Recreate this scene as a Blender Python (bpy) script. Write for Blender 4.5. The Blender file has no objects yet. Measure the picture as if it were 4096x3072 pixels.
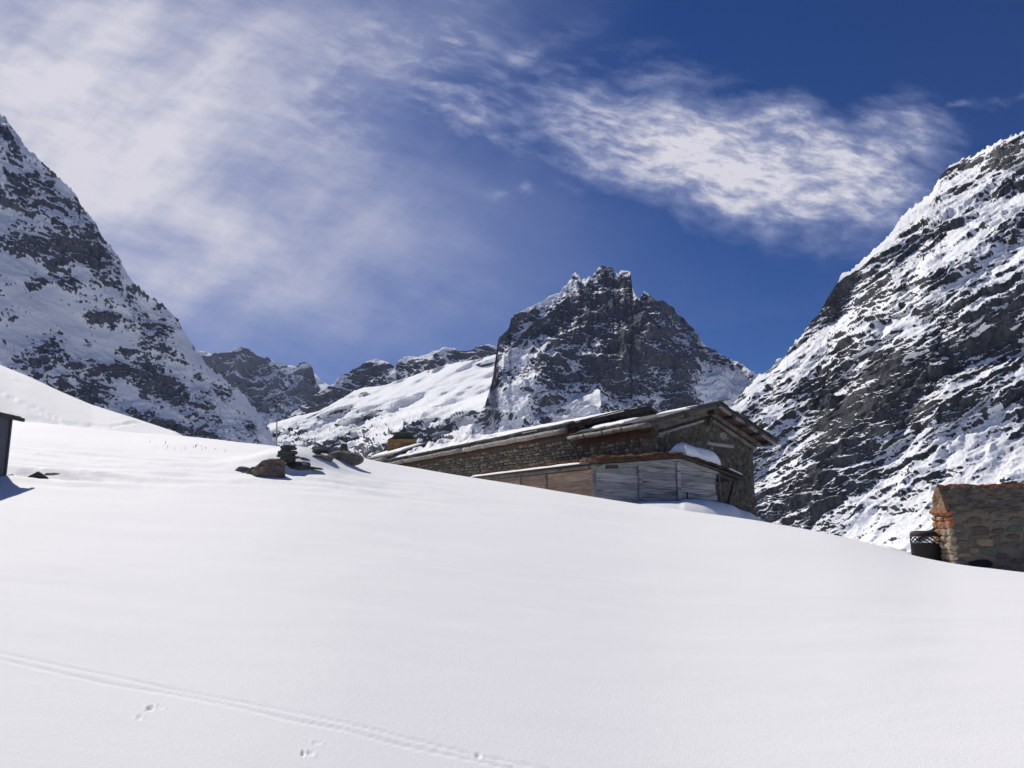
import bpy, bmesh, math, random
import numpy as np
from mathutils import Vector, Matrix

random.seed(7)
scene = bpy.context.scene
COL = scene.collection

# ------------------------------------------------------------------ camera
F = 3200.0                      # focal length in photo pixels
PITCH = math.atan(574.0 / F)
CP, SP = math.cos(PITCH), math.sin(PITCH)
CAMZ = 1.6
cam_d = bpy.data.cameras.new('camera')
cam_d.sensor_width = 36.0
cam_d.lens = 36.0 * F / 4096.0
cam_d.clip_start = 0.1
cam_d.clip_end = 30000
cam = bpy.data.objects.new('camera', cam_d)
cam.location = (0, 0, CAMZ)
cam.rotation_euler = (math.pi / 2 + PITCH, 0, 0)
COL.objects.link(cam)
scene.camera = cam
scene.render.engine = 'CYCLES'
scene.render.resolution_x = 1024
scene.render.resolution_y = 768
scene.view_settings.view_transform = 'Standard'
scene.view_settings.look = 'None'
scene.view_settings.gamma = 1.0
scene.view_settings.use_curve_mapping = False
scene.view_settings.exposure = 0.0

SUN_AZ, SUN_EL = -43.0, 46.0     # degrees left of the view direction, height
saz, sel = math.radians(SUN_AZ), math.radians(SUN_EL)
SUN = np.array([math.sin(saz) * math.cos(sel), math.cos(saz) * math.cos(sel), math.sin(sel)])


# ------------------------------------------------------------------ node helper
class NT:
    def __init__(self, tree):
        self.t = tree
        self.n = tree.nodes
        self.l = tree.links
        self.n.clear()

    def node(self, kind, **kw):
        nd = self.n.new(kind)
        for k, v in kw.items():
            if k == 'ins':
                for kk, vv in v.items():
                    s = nd.inputs[kk]
                    if isinstance(vv, bpy.types.NodeSocket):
                        self.l.new(vv, s)
                    else:
                        s.default_value = vv
            else:
                setattr(nd, k, v)
        return nd

    def math(self, op, a, b=None, c=None, clamp=False):
        nd = self.n.new('ShaderNodeMath')
        nd.operation = op
        nd.use_clamp = clamp
        for i, v in enumerate((a, b, c)):
            if v is None:
                continue
            if isinstance(v, bpy.types.NodeSocket):
                self.l.new(v, nd.inputs[i])
            else:
                nd.inputs[i].default_value = v
        return nd.outputs[0]

    def vmath(self, op, a, b=None, out=0, scale=None):
        nd = self.n.new('ShaderNodeVectorMath')
        nd.operation = op
        for i, v in enumerate((a, b)):
            if v is None:
                continue
            if isinstance(v, bpy.types.NodeSocket):
                self.l.new(v, nd.inputs[i])
            else:
                nd.inputs[i].default_value = v
        if scale is not None:
            if isinstance(scale, bpy.types.NodeSocket):
                self.l.new(scale, nd.inputs['Scale'])
            else:
                nd.inputs['Scale'].default_value = scale
        return nd.outputs[out]

    def mix(self, fac, a, b, blend='MIX'):
        nd = self.n.new('ShaderNodeMix')
        nd.data_type = 'RGBA'
        nd.blend_type = blend
        for key, v in ((0, fac), (6, a), (7, b)):
            if isinstance(v, bpy.types.NodeSocket):
                self.l.new(v, nd.inputs[key])
            else:
                if key != 0 and len(v) == 3:
                    v = (*v, 1)
                nd.inputs[key].default_value = v
        return nd.outputs[2]

    def ramp(self, fac, lo, hi, a=0.0, b=1.0, smooth=True):
        nd = self.n.new('ShaderNodeMapRange')
        nd.interpolation_type = 'SMOOTHSTEP' if smooth else 'LINEAR'
        self.l.new(fac, nd.inputs[0])
        nd.inputs[1].default_value = lo
        nd.inputs[2].default_value = hi
        nd.inputs[3].default_value = a
        nd.inputs[4].default_value = b
        return nd.outputs[0]

    def noise(self, vec, scale, detail=4, rough=0.55, dist=0.0, out=0):
        nd = self.n.new('ShaderNodeTexNoise')
        if vec is not None:
            self.l.new(vec, nd.inputs['Vector'])
        nd.inputs['Scale'].default_value = scale
        nd.inputs['Detail'].default_value = detail
        nd.inputs['Roughness'].default_value = rough
        nd.inputs['Distortion'].default_value = dist
        return nd.outputs[out]


# ------------------------------------------------------------------ sky
world = bpy.data.worlds.new('World')
scene.world = world
world.use_nodes = True
w = NT(world.node_tree)
sky = w.node('ShaderNodeTexSky', sky_type='NISHITA', sun_disc=False, sun_elevation=sel,
             sun_rotation=saz, altitude=3500.0, air_density=1.0, dust_density=0.15, ozone_density=6.0)
geo = w.node('ShaderNodeNewGeometry')
dirv = w.vmath('SCALE', geo.outputs['Incoming'], scale=-1.0)
# position in the sky measured on a plane ahead (south-east part of the sky)
df = w.math('MAXIMUM', w.vmath('DOT_PRODUCT', dirv, (0, CP, SP), out=1), 0.08)
uu = w.math('DIVIDE', w.vmath('DOT_PRODUCT', dirv, (1, 0, 0), out=1), df)
vv = w.math('DIVIDE', w.vmath('DOT_PRODUCT', dirv, (0, -SP, CP), out=1), df)
uv = w.node('ShaderNodeCombineXYZ', ins={0: uu, 1: vv, 2: 0.0}).outputs[0]


def P2uv(px, py):
    return ((px - 2048) / F, (1536 - py) / F)


warp = w.vmath('SUBTRACT', w.noise(uv, 3.2, 4, 0.6, out=1), (0.5, 0.5, 0.5))
warp2 = w.vmath('SUBTRACT', w.noise(uv, 14.0, 4, 0.6, out=1), (0.5, 0.5, 0.5))
uvw = w.vmath('ADD', uv, w.vmath('SCALE', warp, scale=0.14))
uvw = w.vmath('ADD', uvw, w.vmath('SCALE', warp2, scale=0.035))


uvs = w.vmath('ADD', w.vmath('ADD', uv, w.vmath('SCALE', warp, scale=0.07)), w.vmath('SCALE', warp2, scale=0.006))


def blob(cx, cy, rx, ry, ang, soft=0.6, vec=None):
    """soft ellipse of cloud cover at a place in the sky"""
    u0, v0 = P2uv(cx, cy)
    m = w.node('ShaderNodeMapping', vector_type='TEXTURE',
               ins={'Vector': vec or uvw, 'Location': (u0, v0, 0), 'Rotation': (0, 0, math.radians(ang)),
                    'Scale': (rx / F, ry / F, 1)})
    ln = w.vmath('LENGTH', m.outputs[0], out=1)
    return w.ramp(ln, 1.0 + soft * 0.5, 1.0 - soft, 0, 1)


def streaks(ang, sx, sy, scale, detail=8, rough=0.6, dist=0.3):
    m = w.node('ShaderNodeMapping', vector_type='TEXTURE',
               ins={'Vector': uvs, 'Rotation': (0, 0, math.radians(ang)), 'Scale': (sx, sy, 1)})
    return w.noise(m.outputs[0], scale, detail, rough, dist)


def add(*a):
    r = a[0]
    for b in a[1:]:
        r = w.math('ADD', r, b)
    return r


def mx(*a):
    r = a[0]
    for b in a[1:]:
        r = w.math('MAXIMUM', r, b)
    return r


def mul(*a):
    r = a[0]
    for b in a[1:]:
        r = w.math('MULTIPLY', r, b)
    return r


st1 = streaks(-16, 2.2, 0.7, 12.0, 9, 0.62, 0.0)     # long brushed cirrus
st2 = streaks(-12, 1.5, 0.6, 40.0, 6, 0.62, 0.0)     # ripples
st3 = streaks(40, 2.6, 0.7, 5.0, 9, 0.6, 0.0)       # veil on the left
big = mx(blob(2750, 620, 1050, 270, -12, 0.7), blob(3150, 700, 720, 290, -14, 0.6),
         mul(blob(1800, 460, 520, 210, -20, 1.0), 0.8), mul(blob(3560, 560, 330, 200, 10, 0.9), 0.9),
         mul(blob(2650, 330, 380, 120, 0, 1.0), 0.6))
tex = add(mul(st1, 0.7), mul(st2, 0.55))
cov_big = mul(w.ramp(add(mul(big, 1.0), mul(tex, 1.25)), 0.9, 2.15), w.math('MINIMUM', mul(big, 3.0), 1.0))
core = mul(blob(3050, 680, 560, 190, -8, 1.0), 0.4)
rip = w.ramp(add(mul(st2, 0.7), mul(st1, 0.3)), 0.36, 0.62, 0.76, 1.05)
cov_big = w.math('MINIMUM', mul(add(mul(cov_big, 0.86), mul(core, cov_big)), rip), 0.97)
veil = add(mul(blob(120, 250, 1000, 720, 35, 1.0), 0.58), mul(blob(600, 700, 1500, 1300, 0, 1.0), 0.60),
           mul(blob(1150, 1020, 1400, 520, -6, 1.0), 0.34), mul(blob(1500, 130, 900, 330, 20, 1.0), 0.3))
cov_veil = mul(veil, w.ramp(add(mul(st3, 0.55), mul(st1, 0.45)), 0.28, 0.72, 0.6, 1.15))
wis = mx(mul(blob(1820, 190, 40, 190, -38, 1.0), 0.30), mul(blob(2100, 220, 380, 50, 28, 1.0), 0.30),
         mul(blob(2350, 250, 300, 40, 15, 1.0), 0.25), mul(blob(3800, 400, 330, 22, 10, 1.0), 0.5),
         mul(blob(2150, 765, 240, 30, -5, 1.0), 0.35), mul(blob(2800, 1250, 900, 60, 8, 1.0), 0.05))
fan = mul(mx(mul(blob(1650, 300, 560, 300, 25, 1.0), 0.55), mul(blob(2300, 480, 900, 260, -12, 1.0), 0.35)), w.ramp(add(mul(st2, 0.5), mul(st1, 0.5)), 0.42, 0.66))
cov_wis = mul(wis, w.ramp(tex, 0.55, 0.8))
# thin cirrus drifting on over the rest of the sky, out of the picture too
el = w.node('ShaderNodeSeparateXYZ', ins={0: dirv}).outputs[2]
plane = w.vmath('DIVIDE', dirv, w.node('ShaderNodeCombineXYZ', ins={0: w.math('MAXIMUM', el, 0.12), 1: w.math('MAXIMUM', el, 0.12), 2: 1.0}).outputs[0])
far = w.noise(plane, 0.8, 8, 0.6, 0.6)
behind = w.ramp(w.vmath('DOT_PRODUCT', dirv, (0, 1, 0), out=1), 0.55, 0.1)
cov_far = mul(w.ramp(far, 0.45, 0.8, 0, 0.6), behind)
cov = w.math('MINIMUM', mx(cov_big, w.math('SUBTRACT', add(cov_veil, cov_wis, mul(fan, 0.5)), mul(cov_big, 0.3)), cov_far), 0.98)
cov = w.math('MAXIMUM', cov, 0.0)
hsv = w.node('ShaderNodeHueSaturation', ins={'Saturation': 1.42, 'Hue': 0.514, 'Value': 0.63, 'Color': sky.outputs[0]})
cloud_col = w.mix(w.ramp(cov, 0.3, 1.0), (3.7, 4.2, 6.5), (7.5, 7.35, 8.1))
skycol = w.mix(cov, hsv.outputs[0], cloud_col)
bg = w.node('ShaderNodeBackground', ins={'Color': skycol, 'Strength': 0.1})
wo = w.node('ShaderNodeOutputWorld')
w.l.new(bg.outputs[0], wo.inputs[0])

sun_d = bpy.data.lights.new('sun', 'SUN')
sun_d.energy = 4.7
sun_d.angle = math.radians(0.53)
sun_d.color = (1.0, 0.945, 0.855)
sun = bpy.data.objects.new('sun', sun_d)
sun.rotation_euler = Vector(SUN).to_track_quat('Z', 'Y').to_euler()
COL.objects.link(sun)


# ------------------------------------------------------------------ projection helpers
def ray(px, py):
    X = (np.asarray(px, float) - 2048) / F
    Y = (1536 - np.asarray(py, float)) / F
    return X, CP - Y * SP, SP + Y * CP


def at(px, py, y):
    r = ray(px, py)
    k = y / r[1]
    return Vector((float(r[0] * k), float(y), float(CAMZ + r[2] * k)))


def proj(x, y, z):
    dz = z - CAMZ
    f = y * CP + dz * SP
    u = -y * SP + dz * CP
    return 2048 + F * x / f, 1536 - F * u / f


# ------------------------------------------------------------------ numpy noise
_rng = np.random.RandomState(3)
_perm = _rng.permutation(512).astype(np.int64)
_perm = np.concatenate([_perm, _perm])
_g = _rng.normal(size=(512, 3))
_g /= np.linalg.norm(_g, axis=1)[:, None]
_g = (_g * 1.6).astype(np.float32)


def noise3(x, y, z):
    x = np.asarray(x, np.float32); y = np.asarray(y, np.float32); z = np.asarray(z, np.float32)
    x, y, z = np.broadcast_arrays(x, y, z)
    xi = np.floor(x).astype(np.int64); yi = np.floor(y).astype(np.int64); zi = np.floor(z).astype(np.int64)
    xf = (x - xi).astype(np.float32); yf = (y - yi).astype(np.float32); zf = (z - zi).astype(np.float32)
    u = xf * xf * xf * (xf * (xf * 6 - 15) + 10)
    v = yf * yf * yf * (yf * (yf * 6 - 15) + 10)
    t = zf * zf * zf * (zf * (zf * 6 - 15) + 10)
    out = 0
    for dx in (0, 1):
        wx = u if dx else 1 - u
        for dy in (0, 1):
            wy = v if dy else 1 - v
            for dz in (0, 1):
                wz = t if dz else 1 - t
                h = _perm[(_perm[(_perm[(xi + dx) & 511] + yi + dy) & 511] + zi + dz) & 511]
                g = _g[h]
                out = out + wx * wy * wz * (g[..., 0] * (xf - dx) + g[..., 1] * (yf - dy) + g[..., 2] * (zf - dz))
    return out


def fbm(x, y, z, octs=5, gain=0.5, lac=2.03):
    a, s, f = 1.0, 0.0, 1.0
    for i in range(octs):
        s = s + a * noise3(x * f + 17.3 * i, y * f + 9.1 * i, z * f + 3.7 * i)
        a *= gain; f *= lac
    return s


def ridged(x, y, z, octs=5, gain=0.5, lac=2.07):
    a, s, f, pw = 1.0, 0.0, 1.0, 1.0
    for i in range(octs):
        n = 1 - np.abs(noise3(x * f + 11.3 * i, y * f + 5.1 * i, z * f + 7.7 * i)) * 1.6
        n = n * n
        s = s + a * n * pw
        pw = np.clip(n, 0, 1)
        a *= gain; f *= lac
    return s


def sstep(x, a, b):
    t = np.clip((x - a) / (b - a), 0, 1)
    return t * t * (3 - 2 * t)


# ------------------------------------------------------------------ object helpers
def tag(o, label=None, cat=None, group=None, kind=None):
    if label: o['label'] = label
    if cat: o['category'] = cat
    if group: o['group'] = group
    if kind: o['kind'] = kind
    return o


def empty(name, loc, label, cat, group=None):
    o = bpy.data.objects.new(name, None)
    o.location = loc
    o.empty_display_size = 0.3
    COL.objects.link(o)
    return tag(o, label, cat, group)


def link(name, me, mat=None, parent=None, loc=None, rot=None):
    """world-space mesh object; with a parent it keeps its world placement"""
    o = bpy.data.objects.new(name, me)
    COL.objects.link(o)
    if mat is not None and not me.materials:
        me.materials.append(mat)
    if loc is not None: o.location = loc
    if rot is not None: o.rotation_euler = rot
    if parent is not None:
        o.parent = parent
        p = parent
        off = Vector((0, 0, 0))
        while p is not None:
            off += p.location
            p = p.parent
        o.location = Vector(o.location) - off
    return o


def mesh_from(verts, faces, name='mesh', smooth=False):
    me = bpy.data.meshes.new(name)
    me.from_pydata([tuple(v) for v in verts], [], faces)
    me.update()
    if smooth:
        me.polygons.foreach_set('use_smooth', [True] * len(me.polygons))
    return me


def grid_mesh(P, name, wrap=False, attrs=None, smooth=True, flip=False):
    """P: rows x cols x 3"""
    R, C = P.shape[:2]
    idx = np.arange(R * C).reshape(R, C)
    if wrap:
        idx = np.concatenate([idx, idx[:, :1]], 1)
    a = idx[:-1, :-1].ravel(); b = idx[:-1, 1:].ravel(); c = idx[1:, 1:].ravel(); d = idx[1:, :-1].ravel()
    q = np.stack([a, d, c, b] if not flip else [a, b, c, d], 1).astype(np.int32)
    me = bpy.data.meshes.new(name)
    me.vertices.add(R * C)
    me.vertices.foreach_set('co', P.reshape(-1).astype(np.float32))
    n = len(q)
    me.loops.add(n * 4)
    me.loops.foreach_set('vertex_index', q.ravel())
    me.polygons.add(n)
    me.polygons.foreach_set('loop_start', np.arange(0, n * 4, 4, dtype=np.int32))
    me.polygons.foreach_set('loop_total', np.full(n, 4, np.int32))
    me.polygons.foreach_set('use_smooth', np.full(n, smooth))
    me.update(calc_edges=True)
    for k, v in (attrs or {}).items():
        at_ = me.attributes.new(k, 'FLOAT', 'POINT')
        at_.data.foreach_set('value', v.ravel().astype(np.float32))
    return me


# ------------------------------------------------------------------ materials
def new_mat(name):
    m = bpy.data.materials.new(name)
    m.use_nodes = True
    t = NT(m.node_tree)
    out = t.node('ShaderNodeOutputMaterial')
    pb = t.node('ShaderNodeBsdfPrincipled')
    t.l.new(pb.outputs[0], out.inputs[0])
    return m, t, pb


def simple_mat(name, c1, c2, scale=3.0, rough=0.85, bump=0.3, bscale=None, stretch=(1, 1, 1), metal=0.0,
               c3=None, coord='Object', bdist=0.02, vary=0.25):
    """mottled material; c3 gives a third tone in blotches; each object varies a little in lightness"""
    m, t, pb = new_mat(name)
    tc = t.node('ShaderNodeTexCoord')
    gp = t.node('ShaderNodeNewGeometry')
    vec = tc.outputs[coord] if coord != 'World' else gp.outputs['Position']
    mp = t.node('ShaderNodeMapping', ins={'Vector': vec, 'Scale': stretch})
    oi = t.node('ShaderNodeObjectInfo')
    vec = t.vmath('ADD', mp.outputs[0], t.vmath('SCALE', (7.1, 3.3, 5.9), scale=oi.outputs['Random']))
    n1 = t.noise(vec, scale, 8, 0.62)
    col = t.mix(t.ramp(n1, 0.32, 0.68), c1, c2)
    if c3:
        n2 = t.noise(vec, scale * 0.45, 5, 0.6)
        col = t.mix(t.ramp(n2, 0.52, 0.66), col, c3)
    if vary:
        k = t.math('MULTIPLY_ADD', oi.outputs['Random'], vary * 2, 1 - vary)
        col = t.vmath('SCALE', col, scale=k)
    t.l.new(col, pb.inputs['Base Color'])
    pb.inputs['Roughness'].default_value = rough
    pb.inputs['Metallic'].default_value = metal
    if bump:
        nb = t.noise(vec, bscale or scale * 3, 6, 0.65)
        bp = t.node('ShaderNodeBump', ins={'Strength': bump, 'Distance': bdist, 'Height': nb})
        t.l.new(bp.outputs[0], pb.inputs['Normal'])
    return m
# ------------------------------------------------------------------ snow
def snow_material():
    m, t, pb = new_mat('snow')
    gp = t.node('ShaderNodeNewGeometry').outputs['Position']
    n = t.noise(gp, 0.25, 6, 0.6)
    t.l.new(t.mix(t.ramp(n, 0.3, 0.7), (0.86, 0.862, 0.862), (0.89, 0.89, 0.887)), pb.inputs['Base Color'])
    pb.inputs['Roughness'].default_value = 0.75
    pb.inputs['Specular IOR Level'].default_value = 0.25
    mp = t.node('ShaderNodeMapping', ins={'Vector': gp, 'Rotation': (0, 0, 0.5), 'Scale': (1, 3.0, 1)})
    big_ = t.noise(mp.outputs[0], 0.7, 7, 0.55, 0.4)
    grain = t.noise(gp, 60.0, 5, 0.75)
    b1 = t.node('ShaderNodeBump', ins={'Strength': 0.10, 'Distance': 0.06, 'Height': big_})
    b2 = t.node('ShaderNodeBump', ins={'Strength': 0.6, 'Distance': 0.006, 'Height': grain, 'Normal': b1.outputs[0]})
    t.l.new(b2.outputs[0], pb.inputs['Normal'])
    return m


M_SNOW = snow_material()

FV = 4096 / 2212.0
# outline of the near snow swell and of what stands behind it, in photo pixels
near_line = [(-400, 1660), (0, 1682), (60, 1686), (196, 1696), (353, 1713), (420, 1720), (500, 1730), (620, 1738), (760, 1747), (925, 1764),
             (1110, 1783), (1222, 1801), (1440, 1836), (1660, 1874), (1926, 1917), (2200, 1958), (2370, 1987),
             (2574, 2020), (2800, 2052), (3037, 2084), (3333, 2139), (3520, 2186), (3667, 2228), (3800, 2255),
             (4096, 2293), (4500, 2340)]
far_line = [(-400, 1300), (0, 1459), (111, 1504), (240, 1565), (370, 1620), (520, 1667), (620, 1700), (700, 1726), (790, 1775),
            (900, 1900), (1100, 2200), (2300, 2200), (2480, 2040), (2520, 2014), (2575, 2006), (2720, 2003), (2735, 1997), (2820, 1998), (2880, 2009),
            (2930, 2022), (2960, 2040), (3000, 2050), (3035, 2072), (3068, 2092), (3120, 2125), (3300, 2150), (3420, 2166), (3560, 2185), (3640, 2212), (3750, 2300), (4500, 2600)]


def line_to_theta(pts):
    th, e = [], []
    for px, py in pts:
        x, y, z = ray(px, py)
        th.append(math.atan2(x, y)); e.append(z / math.hypot(x, y))
    return np.array(th), np.array(e)


th1, e1v = line_to_theta(near_line)
th2, e2v = line_to_theta(far_line)
pxr = np.array([-400, 0, 700, 1200, 1500, 2048, 2600, 3000, 3700, 4096, 4500])
thr = np.array([math.atan2(*ray(a, 2000)[:2]) for a in pxr])
Rc_v = np.array([23, 23, 21, 19, 18, 17, 16.5, 15.5, 12.9, 12.3, 12])
pxr2 = np.array([-400, 0, 700, 900, 2200, 2400, 2550, 2720, 2900, 3050, 3150, 3500, 4500])
thr2 = np.array([math.atan2(*ray(a, 2000)[:2]) for a in pxr2])
R2_v = np.array([95, 95, 80, 60, 30, 25.4, 26.0, 27.2, 29.5, 33.0, 30, 24, 22])


_tt = np.linspace(-math.pi, math.pi, 7201)


def smooth_interp(t, xs, ys, sig=0.02):
    """a softened line through the given points"""
    k = np.arange(-300, 301) * (_tt[1] - _tt[0])
    g = np.exp(-0.5 * (k / sig) ** 2)
    v = np.interp(_tt, xs, ys)
    v = np.convolve(np.pad(v, 300, 'edge'), g / g.sum(), 'valid')
    return np.interp(t, _tt, v)


MOUNDS = []


def ground_z(th, r, detail=True):
    th = np.asarray(th, float); r = np.asarray(r, float)
    Rc = smooth_interp(th, thr, Rc_v, 0.07)
    e1f = smooth_interp(th, th1, e1v, 0.012)
    e1n = smooth_interp(th, th1, e1v, 0.07)
    kn = sstep(r / Rc, 0.35, 1.0)
    e1 = e1n * (1 - kn) + e1f * kn
    e2 = 0.5 * np.interp(th, th2, e2v) + 0.25 * np.interp(th - 0.002, th2, e2v) + 0.25 * np.interp(th + 0.002, th2, e2v)
    R2 = smooth_interp(th, thr2, R2_v, 0.012)
    out = sstep(np.abs(th), math.radians(38), math.radians(75))
    eo = 0.20 * np.cos(th) - 0.03 * np.sin(th) - 0.16
    e1 = e1 * (1 - out) + eo * out
    Rc = Rc * (1 - out) + 20 * out
    e2 = e2 * (1 - out) - 0.3 * out
    z1 = np.where(r < Rc, 1.6 + r * e1 - 2.4 * np.clip(1 - r / Rc, 0, 1) ** 1.5, 1.6 + r * e1 - 0.010 * (r - Rc) ** 2)
    lf = 1 - sstep(th, -0.2, -0.02)
    k2a = 0.0035 * lf + 0.05 * (1 - lf)
    k2b = 0.02 * lf + 0.045 * (1 - lf)
    z2 = 1.6 + r * e2 - np.where(r < R2, k2a, k2b) * (r - R2) ** 2
    kk = 0.25 * lf + 0.03 * (1 - lf)
    d = z1 - z2
    z = 0.5 * (z1 + z2 + np.sqrt(d * d + kk * kk))
    z = z - 0.5 * kk * np.exp(-np.abs(d) / (kk + 1e-6)) * 0.5
    # drifts piled round the boulders
    for mx_, my_, sg, am in MOUNDS:
        xx = r * np.sin(th); yy = r * np.cos(th)
        z = z + am * np.exp(-((xx - mx_) ** 2 + (yy - my_) ** 2) / (2 * sg * sg))
    # down to the valley floor
    fl = -70.0
    z = fl + np.log1p(np.exp(np.clip((z - fl) / 6.0, -30, 30))) * 6.0
    x = r * np.sin(th); y = r * np.cos(th)
    if detail:
        amp = np.clip(r / 25.0, 0.0, 1.0)
        z = z + 0.025 * amp * fbm(x * 0.22, y * 0.5, 1.7, 3) * sstep(r, 3, 10)
        z = z + 0.004 * fbm(x * 0.9 + y * 0.3, y * 2.2, 4.2, 3) * sstep(r, 3, 8)
    return z


def on_ground(px, py, r0=2.5, r1=160.0, step=0.05):
    """first point of the snow met by the ray through a photo pixel"""
    x, y, z = ray(px, py)
    h = math.hypot(x, y); th = math.atan2(x, y); e = z / h
    rr = np.arange(r0, r1, step)
    zz = ground_z(np.full_like(rr, th), rr)
    hit = np.nonzero(zz >= CAMZ + rr * e)[0]
    r = rr[hit[0]] if len(hit) else r1
    return Vector((r * math.sin(th), r * math.cos(th), float(ground_z(th, r))))


_m1 = on_ground(1130, 1870); _m2 = on_ground(1370, 1850)
MOUNDS += [(_m1.x + 0.15, _m1.y + 0.25, 0.60, 0.34), (_m2.x, _m2.y + 0.2, 0.8, 0.12)]


def build_ground():
    dense = np.linspace(math.radians(-38), math.radians(38), 1000)
    sp = np.linspace(math.radians(38), math.radians(322), 70)[1:-1]
    th = np.concatenate([dense, sp])
    thn = (th + math.pi) % (2 * math.pi) - math.pi
    rows = np.concatenate([np.linspace(0.05, 3.9, 14), np.linspace(4.0, 8.78, 240), np.linspace(8.85, 15.95, 66),
                           np.linspace(16.1, 35.8, 80), np.linspace(36.2, 59.5, 30), np.linspace(60.2, 110, 71), np.geomspace(112, 450, 24),
                           np.array([700, 1200, 2200, 4000, 7000, 11000])])
    T, R = np.meshgrid(thn, rows)
    Z = ground_z(T, R)
    X = R * np.sin(T); Y = R * np.cos(T)

    def groove(pix, width, depth, rim, rmax=12, r0=4.0, jit=0.012, jf=1.3):
        pts = [on_ground(a, b, r0) for a, b in pix]
        q = np.array([(p.x, p.y) for p in pts])
        sel_ = np.nonzero((R < rmax) & (R > r0) & (np.abs(T) < math.radians(38)))
        xs, ys = X[sel_], Y[sel_]
        wob = jit * noise3(xs * jf, ys * jf, 2.2)
        best = np.full(xs.shape, 1e9)
        for i in range(len(q) - 1):
            a, b = q[i], q[i + 1]
            d = b - a
            L = d @ d
            t = np.clip(((xs - a[0]) * d[0] + (ys - a[1]) * d[1]) / L, 0, 1)
            dd = np.hypot(xs - a[0] - t * d[0], ys - a[1] - t * d[1])
            best = np.minimum(best, dd)
        best = np.abs(best + wob)
        mod = 0.75 + 0.6 * noise3(xs * 0.9, ys * 0.9, 5.5) + 0.25 * noise3(xs * 9, ys * 9, 3.5)
        mod = np.clip(mod, 0.25, 1.3)
        Z[sel_] += -depth * mod * (1 - sstep(best, width * 0.35, width * 0.75)) + rim * mod * np.exp(-((best - width * 0.95) / (width * 0.3)) ** 2)
    # ski track across the foreground
    groove([(-60, 2608), (0, 2620), (250, 2674), (480, 2718), (700, 2764), (1100, 2846), (1500, 2932), (1900, 3028), (2170, 3085), (2300, 3115)], 0.028, 0.0045, 0.001, jit=0.006)
    groove([(-60, 2632), (0, 2644), (240, 2692), (460, 2744), (690, 2790), (900, 2826), (1180, 2884), (1360, 2922), (1600, 2986), (1900, 3052), (2050, 3090)], 0.030, 0.0055, 0.001, jit=0.006)
    # old tracks at the foot of the far swell
    groove([(62, 1668), (210, 1690), (330, 1700), (440, 1706), (500, 1698), (560, 1688)], 0.5, 0.16, 0.05, 200, 45, 0.1, 0.2)
    groove([(0, 1570), (100, 1614), (180, 1655), (235, 1685)], 0.4, 0.14, 0.04, 200, 45, 0.1, 0.2)
    groove([(20, 1500), (120, 1540), (330, 1618)], 0.3, 0.08, 0.03, 200, 45, 0.1, 0.2)
    # pits trodden or scratched in the snow
    for px, py, rx, ry, dp, an in ((600, 2834, 0.030, 0.012, 0.028, 0.2), (556, 2878, 0.025, 0.010, 0.012, 0), (1212, 3018, 0.018, 0.014, 0.03, 0.2),
                                   (1242, 3026, 0.035, 0.009, 0.02, -0.3), (1268, 2982, 0.035, 0.010, 0.008, 0), (640, 2842, 0.035, 0.006, 0.008, -0.3), (1912, 3026, 0.03, 0.01, 0.015, 0)):
        c = on_ground(px, py)
        dx, dy = X - c.x, Y - c.y
        ca, sa = math.cos(an), math.sin(an)
        rx *= 0.75; ry *= 0.75; dp *= 0.7
        u = (dx * ca + dy * sa) / rx; v = (-dx * sa + dy * ca) / (ry * 2.2)
        d = np.sqrt(u * u + v * v) + 0.35 * noise3(X * 22, Y * 22, 1.0)
        Z -= dp * (1 - sstep(d, 0.5, 1.1))
        Z += 0.003 * np.exp(-((d - 1.35) / 0.25) ** 2)
    # wind crust lines and hollows by the cairns and by the dark rocks on the left
    for px, py, rx, ry, am in ((1390, 1925, 1.6, 0.9, 0.03), (420, 1840, 4.0, 2.0, 0.03), (120, 1890, 1.6, 0.6, 0.06), (1330, 1945, 1.2, .6, .02)):
        c = on_ground(px, py)
        g = np.exp(-((X - c.x) / rx) ** 2 - ((Y - c.y) / ry) ** 2)
        Z += am * g * fbm(X * 0.8 + Y * 0.8, X * 0.5 - Y * 2.6, 8.0, 4)
    P = np.stack([X, Y, Z], -1)
    me = grid_mesh(P, 'snow_field', wrap=True, flip=True)
    link('snow_ground', me, M_SNOW)['kind'] = 'structure'


build_ground()


# ------------------------------------------------------------------ mountains
def mountain_material(name, rock_a, rock_b, rock_c, scale, snow_c=(0.84, 0.855, 0.88), streak=(1, 1, 0.35), mixn=0.35):
    m, t, pb = new_mat(name)
    gp = t.node('ShaderNodeNewGeometry').outputs['Position']
    mp = t.node('ShaderNodeMapping', ins={'Vector': gp, 'Scale': streak}).outputs[0]
    n1 = t.noise(mp, 1 / scale, 8, 0.65)
    n2 = t.noise(gp, 1 / (scale * 5), 6, 0.6)
    col = t.mix(t.ramp(n1, 0.35, 0.65), rock_a, rock_b)
    col = t.mix(t.ramp(n2, 0.52, 0.68), col, rock_c)
    at_ = t.node('ShaderNodeAttribute', attribute_name='snow').outputs['Fac']
    nf = t.noise(gp, 2.2 / scale, 6, 0.7)
    s = t.math('ADD', at_, t.math('MULTIPLY', t.math('SUBTRACT', nf, 0.5), mixn))
    s = t.ramp(s, 0.42, 0.58)
    c = t.mix(s, col, snow_c)
    t.l.new(c, pb.inputs['Base Color'])
    pb.inputs['Roughness'].default_value = 0.9
    pb.inputs['Specular IOR Level'].default_value = 0.15
    nb = t.noise(gp, 1.6 / scale, 8, 0.7)
    st = t.ramp(s, 0.0, 1.0, 0.9, 0.12)
    bp = t.node('ShaderNodeBump', ins={'Strength': st, 'Distance': scale * 0.5, 'Height': nb})
    t.l.new(bp.outputs[0], pb.inputs['Normal'])
    return m


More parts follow.
